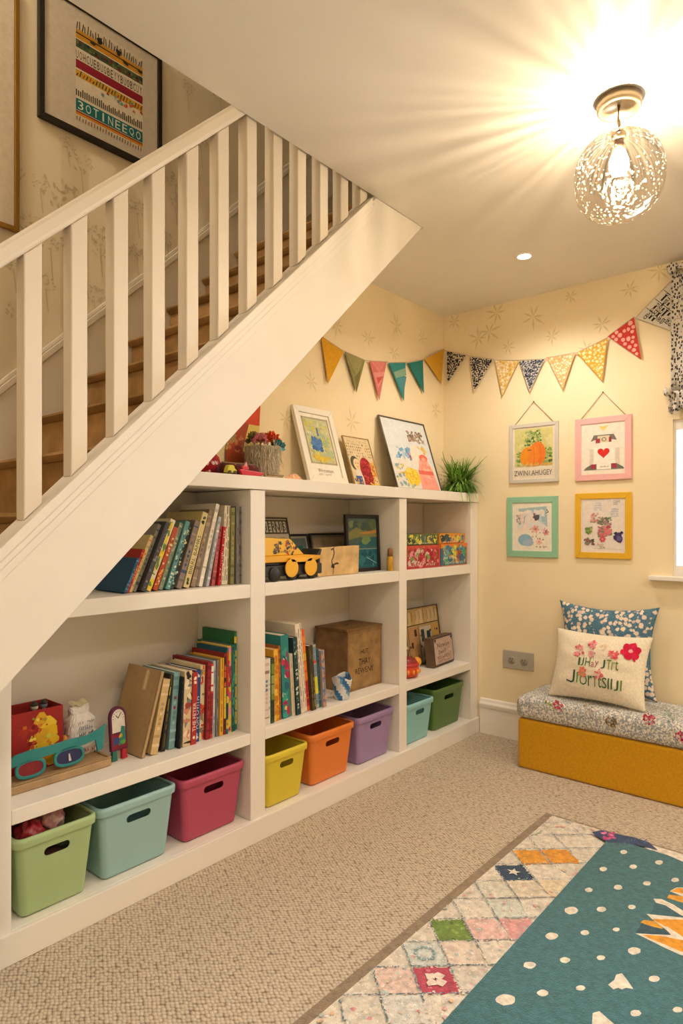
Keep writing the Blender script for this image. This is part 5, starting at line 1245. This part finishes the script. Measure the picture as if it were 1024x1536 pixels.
blue = mat_floral('blue_floral', '4a6f86', '5f8599', 'efe3cc', 'd8c0b4', 42, .44, 160)
pillow('cushion', 'blue cushion with small cream flowers leaning against the wall behind the cream one', .485, .445, .112, (3.288, 1.078, .3545), (R(-6), 0, R(-90)), blue, 'ffffff', .15)
def art_p(a, w, h):
    G = '3f6a44'; O_ = lambda x, y: (x, y)
    X = lambda u: w*(u-.5)
    a.text('J', X(.27), h*.22, h*.18, '2f5a3c', w*.05); a.line(X(.23), h*.25, X(.29), h*.225, .006, '3f4f5c')
    for ch, u, c, ww, dz in (('l', .34, '5a9a4c', .022, .02), ('O', .375, '3f6a3c', .075, 0), ('r', .46, G, .04, 0), ('T', .505, '4f7a44', .05, 0), ('t', .56, G, .035, 0), ('S', .60, '3f6a44', .05, 0), ('l', .66, G, .016, 0), ('l', .69, G, .016, 0), ('J', .72, '4a6a44', .04, -.01), ('l', .775, '6f8a4c', .016, 0)):
        if ch == 'l':
            for q_ in range(5): a.rect(X(u), h*(.21+dz+.028*q_), X(u)+w*.014, h*(.21+dz+.028*(q_+1.02)), c)
        else: a.text(ch, X(u), h*(.21+dz), h*.14, c, w*ww)
    for ch, u, c, ww, hh in (('1', .345, '4a6a44', .022, .11), ('J', .375, '3f6a44', .03, .11), ('H', .42, '55753f', .05, .12), ('a', .48, 'b06a6c', .03, .07), ('y', .515, '8a5a6c', .035, .09), ('J', .575, '3f5f44', .04, .12), ('T', .63, '6f8a3c', .045, .13), ('r', .68, '8aa04c', .03, .11), ('t', .715, '5f7f3c', .03, .13)):
        a.text(ch, X(u), h*.47, h*hh, c, w*ww)
    def tuft(u, v, q, cols, n):
        for _ in range(n):
            t, s_ = a.r.uniform(0, 6.28), q*math.sqrt(a.r.random()); a.blob(X(u)+s_*math.cos(t), h*v+s_*math.sin(t), a.r.uniform(.004, .008), a.r.choice(cols), 7, .5)
    P1 = ('e07a84', 'e89aa0', 'd8606c', 'f0b4b4', 'c84a5c')
    tuft(.33, .67, .026, P1, 22); tuft(.47, .78, .020, P1, 16); tuft(.48, .66, .018, ('e8a0a4', 'd88a8c', 'c8969a'), 10); tuft(.69, .68, .020, ('e0606c', 'e87a80', 'd8505c'), 20); tuft(.40, .38, .018, ('e8805c', 'e46a54', 'f09a78'), 16); tuft(.57, .38, .022, P1, 18); tuft(.58, .77, .014, ('ecc8b8', 'e8d0a8'), 6)
    for k in range(6):
        t = 2*math.pi*k/6+.3; a.blob(X(.835)+.025*math.cos(t), h*.76+.025*math.sin(t), .017, 'd4284a' if k % 2 else 'c81f3f', 10, .2)
    a.ell(X(.835), h*.76, .009, .009, 'f0a8a8', 10); a.line(X(.86), h*.67, X(.88), h*.63, .008, 'c8243f')
    a.path([(X(.49), h*.62), (X(.50), h*.56)], .002, '8a8a5c')
pillow('cushion', 'cream cushion embroidered with pink flowers and green lettering on the bench', .455, .335, .14, (3.080, 1.055, .3565), (R(-18), 0, R(-92)), CLOTH, 'ebe0c8', .085, art_p, CLOTH)

# ------------------------------------------------------------------ rug
rx0, rx1, ry0, ry1 = .55, 2.578, -.45, 1.078
rg = thing('rug', 'large rug with pale diamond border, teal field with white dots and an orange burst', 'rug', ((rx0+rx1)/2, (ry0+ry1)/2, 0))
RO = Vector(rg.location); m = MB(); cx_, cy_ = (rx1-rx0)/2, (ry1-ry0)/2; T = '8f7d66'; bwid = .033
for q in ((-cx_, cx_, cy_-bwid, cy_), (-cx_, cx_, -cy_, -cy_+bwid), (cx_-bwid*.55, cx_, -cy_+bwid, cy_-bwid), (-cx_, -cx_+bwid, -cy_+bwid, cy_-bwid)): m.box(*q, .0006, .0095, T)
m.build('binding', RUGM, rg, bevel=.002)
m = MB(); m.box(-cx_+bwid+.0005, cx_-bwid*.55-.0005, -cy_+bwid+.0005, cy_-bwid-.0005, .0006, .0115, 'e2dacb')
a = Art(m, (-RO.x, -RO.y, .0115), (1, 0, 0), (0, 1, 0), .0003, seed=17, step=3e-6)
yi1 = ry1-bwid-.001; yt = .800; xi1 = rx1-bwid*.55-.002
hx_, hy_ = .0685, .0765; cy0 = .972
fills = {(0, 1): 'e39c2a', (0, 0): '24415e', (0, -3): '6f8c3c', (1, -5): 'b5465c', (1, 1): 'e0982c', (1, -2): 'd2d6ca', (2, -2): 'dba2a0', (0, -4): 'd0d6cf', (1, -3): 'e2bcb4', (2, -4): 'd8cfc2', (1, -4): 'e0cfc0', (0, -5): 'e2c8bc', (0, -1): 'dcd8c8', (2, -3): 'ddd4c4', (1, -1): 'dcd0ba', (2, 0): 'e3d2b0', (0, -6): 'd9d2c4', (1, -6): 'd6d4cc', (0, -7): 'd9b8b0'}
XC = 2.054
def cell(i, j):
    """row i from the rug edge, cell j along it"""
    return XC + 2*hx_*j + (hx_ if i % 2 else 0), cy0 - hy_*i
def clip(pts):
    out = pts
    for ax, lim, sg in ((1, yi1, 1), (1, yt, -1), (0, xi1, 1), (0, rx0+.04, -1)):
        res = []
        for p, q in zip(out, out[1:]+out[:1]):
            ip, iq = sg*(lim-p[ax]) >= 0, sg*(lim-q[ax]) >= 0
            if ip: res.append(p)
            if ip != iq:
                t = (lim-p[ax])/(q[ax]-p[ax]); res.append((p[0]+(q[0]-p[0])*t, p[1]+(q[1]-p[1])*t))
        out = res
        if len(out) < 3: return None
    return out
for (i, j), c in fills.items():
    x, y = cell(i, j); k = .9
    pp = clip([(x-hx_*k, y), (x, y-hy_*k), (x+hx_*k, y), (x, y+hy_*k)])
    if pp: a.poly(pp, c)
    for _ in range(46):
        e_ = a.r.choice(((1, 1), (1, -1), (-1, 1), (-1, -1))); u = a.r.random(); q_ = a.r.uniform(.86, .97)
        fx_, fy_ = x+e_[0]*hx_*u*q_, y+e_[1]*hy_*(1-u)*q_; rr_ = a.r.uniform(.0025, .006)
        if yt+.006 < fy_ < yi1-.006 and fx_ < xi1-.006: a.blob(fx_, fy_, rr_, c, 6, .5)
    for _ in range(26 if c in ('e39c2a', '24415e', '6f8c3c', 'b5465c', 'e0982c') else 12):
        u, v = a.r.uniform(-1, 1), a.r.uniform(-1, 1)
        if abs(u)+abs(v) < .85: 
            pp = clip([(x+u*hx_+.007*math.cos(t)*a.r.uniform(.5, 1.2), y+v*hy_+.007*math.sin(t)*a.r.uniform(.5, 1.2)) for t in (0, 1.05, 2.1, 3.14, 4.2, 5.2)])
            if pp: a.poly(pp, a.r.choice({'e39c2a': ('e8ac44', 'd88c1c', 'ecb858'), 'e0982c': ('e8ac44', 'd88c1c', 'ecb858'), '24415e': ('1c3450', '2f5070'), '6f8c3c': ('5a7830', '8aa04c', '4f6a34', '8fa85c'), 'b5465c': ('a83450', 'c05a6c', 'c8707c')}.get(c, ('e0b4b0', 'c0ccc8', 'e6dccb', 'd89a9c', 'd8d8c8', 'b8c0bc'))))
for i in range(-1, 4):
    for j in range(-11, 5):
        if a.r.random() < .45 or (i, j) in fills: continue
        x, y = cell(i, j)
        for _ in range(5):
            bx1, by1 = x+a.r.uniform(-.03, .03), y+a.r.uniform(-.03, .03)
            pp = clip([(bx1+.007*math.cos(t)*a.r.uniform(.7, 1.2), by1+.007*math.sin(t)*a.r.uniform(.7, 1.2)) for t in (0, 1, 2, 3, 4, 5)])
            if pp and len(pp) > 2: a.poly(pp, a.r.choice(('e0b4b0', 'b8c4c4', 'd8a8a0', 'c8c4b0', 'e8c49a')))
x, y = cell(0, 0); pts = []
for k in range(10): t = math.pi/2+k*math.pi/5; q = .024 if k % 2 == 0 else .010; pts.append((x+q*math.cos(t), y+q*math.sin(t)))
a.poly(pts, 'e6dfd0')
x, y = cell(1, -5)
for k in range(4): t = k*math.pi/2; a.blob(x+.016*math.cos(t), y+.016*math.sin(t), .014, 'e3d2c4', 8, .3)
x, y = cell(0, -4)
for k in range(14): t = k*2*math.pi/14; a.blob(x+.026*math.cos(t), y+.026*math.sin(t), .0055, '8fb0b4', 7, .3)
# stitched blue lattice, tuft by tuft
for sgn in (1, -1):
    for k in range(-26, 20):
        x0_ = XC + hx_ + 2*hx_*k; t = -1.3
        while t < 3.0:
            px_, py_ = x0_+t*hx_+a.r.uniform(-.0018, .0018), cy0-t*hy_*sgn+a.r.uniform(-.0018, .0018)
            if yt+.004 < py_ < yi1-.003 and rx0+.05 < px_ < xi1-.004 and a.r.random() < .86:
                ang_ = math.atan2(-hy_*sgn, hx_)+a.r.uniform(-.4, .4)
                a.ell(px_, py_, a.r.uniform(.0034, .0056), a.r.uniform(.0014, .0026), a.r.choice(('5f7d8f', '4c6a7e', '7490a0', '6a8494', '88a0ac')), 6, ang_)
            t += .075
STRONG = [ij for ij, c in fills.items() if c in ('e39c2a', '24415e', '6f8c3c', 'b5465c', 'e0982c')]
# stray coloured tufts over the pale ground
for _ in range(1500):
    px_, py_ = a.r.uniform(1.0, xi1-.006), a.r.uniform(yt+.006, yi1-.006)
    if any(abs(px_-cell(*ij)[0])/hx_+abs(py_-cell(*ij)[1])/hy_ < 1.0 for ij in STRONG): continue
    a.ell(px_, py_, a.r.uniform(.002, .005), a.r.uniform(.0015, .003), a.r.choice(('ece5d8', 'd2c8b8', 'e6dccc', 'cfc6b6', 'dcb8b0', 'b9c8cc', 'e0d6c4', 'f0eadf')), 6, a.r.uniform(0, 3))
# teal field
q = lambda cx, cy: tuple(on_z(850+cx/4.862, 1220+cy/4.862, .012)[:2])
F = lambda cx, cy: tuple(on_z(424+cx/1.7067, 1136+cy/1.7067, .012)[:2])
TL = '3d6f78'
xe = 2.486
a.poly([(rx0+.035, yt), (rx0+.035, ry0+.035), (xe-.02, ry0+.035), (xe+.005, .45), (xe-.012, .52), (xe+.01, .60), (xe+.012, .72), (xe, yt)], TL)
a.poly([q(180, 155), q(250, 140), q(350, 165), q(480, 190), q(600, 230), q(665, 290), q(560, 262), q(430, 235), q(300, 230), q(225, 190)], '27426c')
for _ in range(26):
    p = q(a.r.uniform(255, 345), a.r.uniform(155, 205)); a.blob(p[0], p[1], .007, a.r.choice(('d0508a', 'e07aa8', 'b83a74')), 7, .4)
for _ in range(30):
    p = q(a.r.uniform(350, 600), a.r.uniform(195, 240)); a.line(p[0], p[1], p[0]-.02, p[1]+a.r.uniform(-.008, .008), .0022, a.r.choice(('3a5a8a', '1f3560', '4a6a94')))
a.poly([q(560, 268), q(610, 275), q(660, 295), q(600, 285)], 'e6dfd4')
WT = 'e4dccd'
def dot(cx, cy, rx_, ry_=None, f=F):
    p = f(cx, cy); e = f(cx+rx_, cy); g = f(cx, cy-(ry_ or rx_*.55)); pts = []
    for k in range(14):
        t = 2*math.pi*k/14; kk = 1+a.r.uniform(-.08, .08); pts.append((p[0]+((e[0]-p[0])*math.cos(t)+(g[0]-p[0])*math.sin(t))*kk, p[1]+((e[1]-p[1])*math.cos(t)+(g[1]-p[1])*math.sin(t))*kk))
    a.poly(pts, WT)
for cx, cy, s_ in ((872,249,9),(820,293,10),(897,287,10),(963,276,10),(783,347,10),(858,340,11),(932,330,10),(1004,321,10),(738,400,17),(815,397,12),(893,391,10),(688,466,16),(773,457,11),(853,449,9),(632,541,16),(722,528,13),(899,504,17),(814,522,11),(665,613,15),(762,600,12),(950,576,14),(570,630,25),(903,665,14),(1010,656,13),(600,760,16),(700,740,14),(800,745,14),(520,720,16)): dot(cx, cy, s_, s_*.58)
# wider field beyond the frame carries on with the same dots
for ix in range(11):
    for iy in range(10):
        x, y = 2.38-.17*ix+(.08 if iy % 2 else 0), .60-.105*iy
        p = Vector((x, y, .012)); 
        r_ = ((CA*x+SA*y), (SA*x-CA*y)); 
        if x > rx0+.06 and y > ry0+.06 and (r_[0] < .1 or abs(r_[1]/r_[0]) > .56 or 790+976*EYE/r_[0] > 1560): a.blob(x, y, .010, WT, 10, .15)
a.poly([F(*p) for p in ((832,592),(848,580),(853,566),(868,562),(880,578),(897,603),(878,600),(868,604),(858,600),(846,604))], WT)
a.poly([F(*p) for p in ((793,665),(810,660),(830,678),(850,695),(840,720),(790,715))], WT)
OR_, DK = 'e49a22', '2a4f60'
def qp(pts, col): a.poly([q(*p) for p in pts], col)
qp(((500,900),(560,800),(690,850),(780,915)), DK); qp(((640,680),(700,640),(900,780),(900,840),(600,790)), '346472')
qp(((750,590),(800,562),(900,565),(900,640),(830,625)), 'e4dccd'); qp(((757,590),(800,568),(900,570),(900,612),(830,605)), OR_); qp(((728,640),(745,615),(900,635),(900,690)), 'e2a234'); qp(((630,645),(690,648),(780,690),(900,770),(900,800),(820,760),(720,695),(650,675)), 'e4dccd')
qp(((580,757),(680,768),(900,790),(1060,830),(1060,960),(900,955),(780,915),(690,850),(620,795)), 'e4dccd'); qp(((615,795),(900,800),(1060,840),(1060,950),(880,945),(790,900),(700,840)), OR_); qp(((535,820),(560,802),(640,812),(690,850),(700,868),(620,850)), 'dfa02a'); qp(((760,912),(700,850),(730,850),(860,935),(900,970),(820,950)), 'e4dccd')
qp(((498,900),(640,908),(760,912),(900,945),(1060,990),(1060,1100),(830,1060),(720,1010),(600,950)), 'e4dccd'); qp([(1110+190*math.cos(k*.314), 860+250*math.sin(k*.314)) for k in range(20)], 'e4dccd'); qp(((545,910),(680,918),(790,940),(1060,990),(1060,1075),(830,1035),(720,985),(610,940)), OR_)
qp([(1110+150*math.cos(k*.314), 860+200*math.sin(k*.314)) for k in range(20)], OR_)
m.build('pile', RUGM, rg)

# ------------------------------------------------------------------ ceiling lights
lp = on_z(928, 150, H); lx, ly = lp.x, lp.y
lm = thing('ceiling_lamp', 'glass globe ceiling lamp with speckled bubbles and glowing bulb', 'ceiling lamp', (lx, ly, H))
m = MB(); m.lathe([(.0, -.016), (.047, -.016), (.050, -.030), (.058, -.031), (.062, -.026), (.063, -.0006)], 'c4b498', 40); m.build('canopy', METAL, lm)
m = MB(); m.tube([(0, 0, -.0165), (.002, .003, -.055), (-.003, -.002, -.075), (0, 0, -.10)], .0045, 'a08a64', 10); m.lathe([(.018, -.118), (.021, -.112), (.021, -.100), (.010, -.094), (.006, -.09)], 'a08a64', 20); m.build('stem', METAL, lm)
m = MB(); m.lathe([(.012, -.1185), (.013, -.132), (.012, -.140), (.004, -.141)], '6a4a30', 16); m.build('socket', METAL, lm)
WARM = (1.0, .78, .53)
m = MB(); m.lathe([(.008, -.1415), (.018, -.155), (.027, -.180), (.028, -.198), (.020, -.216), (.002, -.224)], 'ffffff', 24); 
bm_ = bpy.data.materials.new('bulb_glow'); nt, N, L, B = nodes_of(bm_); N.remove(B)
em = N.new('ShaderNodeEmission'); em.inputs['Color'].default_value = (*WARM, 1); em.inputs['Strength'].default_value = 45
tb = N.new('ShaderNodeBsdfTransparent'); ad_ = N.new('ShaderNodeAddShader'); L.new(em.outputs[0], ad_.inputs[0]); L.new(tb.outputs[0], ad_.inputs[1]); L.new(ad_.outputs[0], N['Material Output'].inputs['Surface'])
m.build('bulb', bm_, lm)
gm = bpy.data.materials.new('seeded_glass'); nt, N, L, B = nodes_of(gm); N.remove(B)
tc = N.new('ShaderNodeTexCoord'); sep = N.new('ShaderNodeSeparateXYZ'); L.new(tc.outputs['Object'], sep.inputs[0])
an = N.new('ShaderNodeMath'); an.operation = 'ARCTAN2'; L.new(sep.outputs['Y'], an.inputs[0]); L.new(sep.outputs['X'], an.inputs[1])
n1 = N.new('ShaderNodeTexNoise'); n1.noise_dimensions = '1D'; n1.inputs['Scale'].default_value = 8.0; n1.inputs['Detail'].default_value = 3; L.new(an.outputs[0], n1.inputs['W'])
mr = N.new('ShaderNodeMapRange'); mr.inputs['From Min'].default_value = .36; mr.inputs['From Max'].default_value = .62; mr.inputs['To Min'].default_value = .35; mr.inputs['To Max'].default_value = 1.0; L.new(n1.outputs['Fac'], mr.inputs['Value'])
tr = N.new('ShaderNodeBsdfTransparent'); tint = N.new('ShaderNodeVectorMath'); tint.operation = 'SCALE'; tint.inputs[0].default_value = (1, .97, .92)
# tint streaks shaped to throw rays on the ceiling, upper shoulder only
up = N.new('ShaderNodeMapRange'); up.inputs['From Min'].default_value = .0; up.inputs['From Max'].default_value = .06; L.new(sep.outputs['Z'], up.inputs['Value'])
mixs = N.new('ShaderNodeMix'); mixs.data_type = 'FLOAT'; mixs.inputs[2].default_value = .95; L.new(up.outputs['Result'], mixs.inputs[0]); L.new(mr.outputs['Result'], mixs.inputs[3])
L.new(mixs.outputs[0], tint.inputs['Scale']); L.new(tint.outputs['Vector'], tr.inputs['Color'])
gl = N.new('ShaderNodeBsdfGlossy'); gl.inputs['Roughness'].default_value = .06
vo = N.new('ShaderNodeTexVoronoi'); vo.inputs['Scale'].default_value = 60; L.new(tc.outputs['Object'], vo.inputs['Vector'])
bp = N.new('ShaderNodeBump'); bp.inputs['Strength'].default_value = .5; bp.inputs['Distance'].default_value = .004; L.new(vo.outputs['Distance'], bp.inputs['Height']); L.new(bp.outputs['Normal'], gl.inputs['Normal'])
lw = N.new('ShaderNodeLayerWeight'); lw.inputs['Blend'].default_value = .25; L.new(bp.outputs['Normal'], lw.inputs['Normal'])
fm = N.new('ShaderNodeMapRange'); fm.inputs['To Min'].default_value = .03; fm.inputs['To Max'].default_value = .6; L.new(lw.outputs['Facing'], fm.inputs['Value'])
mxg = N.new('ShaderNodeMixShader'); L.new(fm.outputs['Result'], mxg.inputs[0]); L.new(tr.outputs[0], mxg.inputs[1]); L.new(gl.outputs[0], mxg.inputs[2])
tl = N.new('ShaderNodeBsdfTranslucent'); tl.inputs['Color'].default_value = (1, .9, .75, 1)  # seed spots made translucent to stand in for the bulb's refracted sparkle
df = N.new('ShaderNodeBsdfDiffuse'); df.inputs['Color'].default_value = (.9, .85, .75, 1)
td = N.new('ShaderNodeMixShader'); td.inputs[0].default_value = .5; L.new(tl.outputs[0], td.inputs[1]); L.new(df.outputs[0], td.inputs[2])
v2 = N.new('ShaderNodeTexVoronoi'); v2.inputs['Scale'].default_value = 85; L.new(tc.outputs['Object'], v2.inputs['Vector'])
n2 = N.new('ShaderNodeTexNoise'); n2.inputs['Scale'].default_value = 14; L.new(tc.outputs['Object'], n2.inputs['Vector'])
th_ = N.new('ShaderNodeMath'); th_.operation = 'MULTIPLY_ADD'; th_.inputs[1].default_value = .75; th_.inputs[2].default_value = -.19; L.new(n2.outputs['Fac'], th_.inputs[0])
lt = N.new('ShaderNodeMath'); lt.operation = 'LESS_THAN'; L.new(v2.outputs['Distance'], lt.inputs[0]); L.new(th_.outputs[0], lt.inputs[1])
sc_ = N.new('ShaderNodeMath'); sc_.operation = 'MULTIPLY'; sc_.inputs[1].default_value = .55; L.new(lt.outputs[0], sc_.inputs[0])
mx2 = N.new('ShaderNodeMixShader'); L.new(sc_.outputs[0], mx2.inputs[0]); L.new(mxg.outputs[0], mx2.inputs[1]); L.new(td.outputs[0], mx2.inputs[2])
L.new(mx2.outputs[0], N['Material Output'].inputs['Surface'])
m = MB(); prof = []
for k in range(25):
    t = -math.pi/2 + (math.pi-.17)*k/24; c_, s_ = math.cos(t), math.sin(t)
    prof.append((max(.002, .126*abs(c_)**.86), .124*math.copysign(abs(s_)**.9, s_)))
m.lathe(prof, 'ffffff', 48, cap=False); go = m.build('globe', gm, lm, loc=(0, 0, -.228))

dp = on_z(786, 384, H)
dl = thing('downlight', 'small round recessed downlight in the ceiling beyond the globe lamp', 'downlight', (dp.x, dp.y, H))
m = MB(); m.lathe([(.030, -.0006), (.030, -.004), (.040, -.005), (.044, -.0006)], 'f4efe6', 36, cap=False); m.build('trim_ring', PAINT, dl)
m = MB(); m.lathe([(.001, -.002), (.0295, -.002)], 'ffffff', 30, cap=False); m.build('lens', mat_emit('downlight_glow', (1, .86, .66), 30), dl)

# ------------------------------------------------------------------ light
def lamp(name, kind, loc, power, col, rot=None, **kw):
    l = bpy.data.lights.new(name, kind); l.energy = power; l.color = col
    for k, v in kw.items(): setattr(l, k, v)
    o = bpy.data.objects.new(name, l); COL.objects.link(o); o.location = loc
    if rot: o.rotation_euler = rot
    return o
DW = (1.0, .875, .755)
lamp('bulb_filament', 'POINT', (lx, ly, H-.185), 17, WARM, shadow_soft_size=.006)
lamp('downlight_and_fill', 'SPOT', (dp.x, dp.y, H-.012), 40, DW, spot_size=R(150), spot_blend=.7, shadow_soft_size=.035)
for i, (x, y, e) in enumerate(((.75, .35, 45), (1.75, -.75, 78), (-.55, -.5, 48), (2.8, -.9, 72), (.3, -1.4, 56))):  # added room fill: bare spots out of view, without fixtures
    lamp('downlight_and_fill', 'SPOT', (x, y, H-.012), e, DW, spot_size=R(165), spot_blend=.8, shadow_soft_size=.06)
lamp('stairwell_fill', 'POINT', (.1, 1.95, 3.5), 24, (1, .84, .66), shadow_soft_size=.12)  # unseen lamp added to brighten the stairwell, no fitting there
w = bpy.data.worlds.new('daylight'); scene.world = w; w.use_nodes = True
bgn = w.node_tree.nodes['Background']; bgn.inputs['Color'].default_value = (.93, .96, 1, 1); bgn.inputs['Strength'].default_value = 11.0
po_ = lamp('window_daylight', 'AREA', (XR+.16, (WY0+WY1)/2, (WZ0+WZ1)/2), 1, (1, 1, 1), (0, R(90), 0), shape='RECTANGLE', size=WZ1-WZ0, size_y=WY1-WY0)
po_.data.cycles.is_portal = True

# ------------------------------------------------------------------ camera
cd = bpy.data.cameras.new('camera'); cam = bpy.data.objects.new('camera', cd); COL.objects.link(cam)
cam.location = (0, 0, EYE); cam.rotation_euler = (R(90), 0, YAW-R(90))
cd.sensor_fit = 'VERTICAL'; cd.sensor_height = 36; cd.lens = FPX/1536*36; cd.shift_y = 22/1536; cd.clip_start = .02
scene.camera = cam
scene.view_settings.view_transform = 'Standard'; scene.view_settings.look = 'None'; scene.view_settings.exposure = 0
scene.cycles.use_denoising = True; scene.cycles.max_bounces = 10; scene.cycles.diffuse_bounces = 5; scene.cycles.transparent_max_bounces = 12; scene.cycles.sample_clamp_indirect = 6; scene.cycles.caustics_reflective = False; scene.cycles.caustics_refractive = False
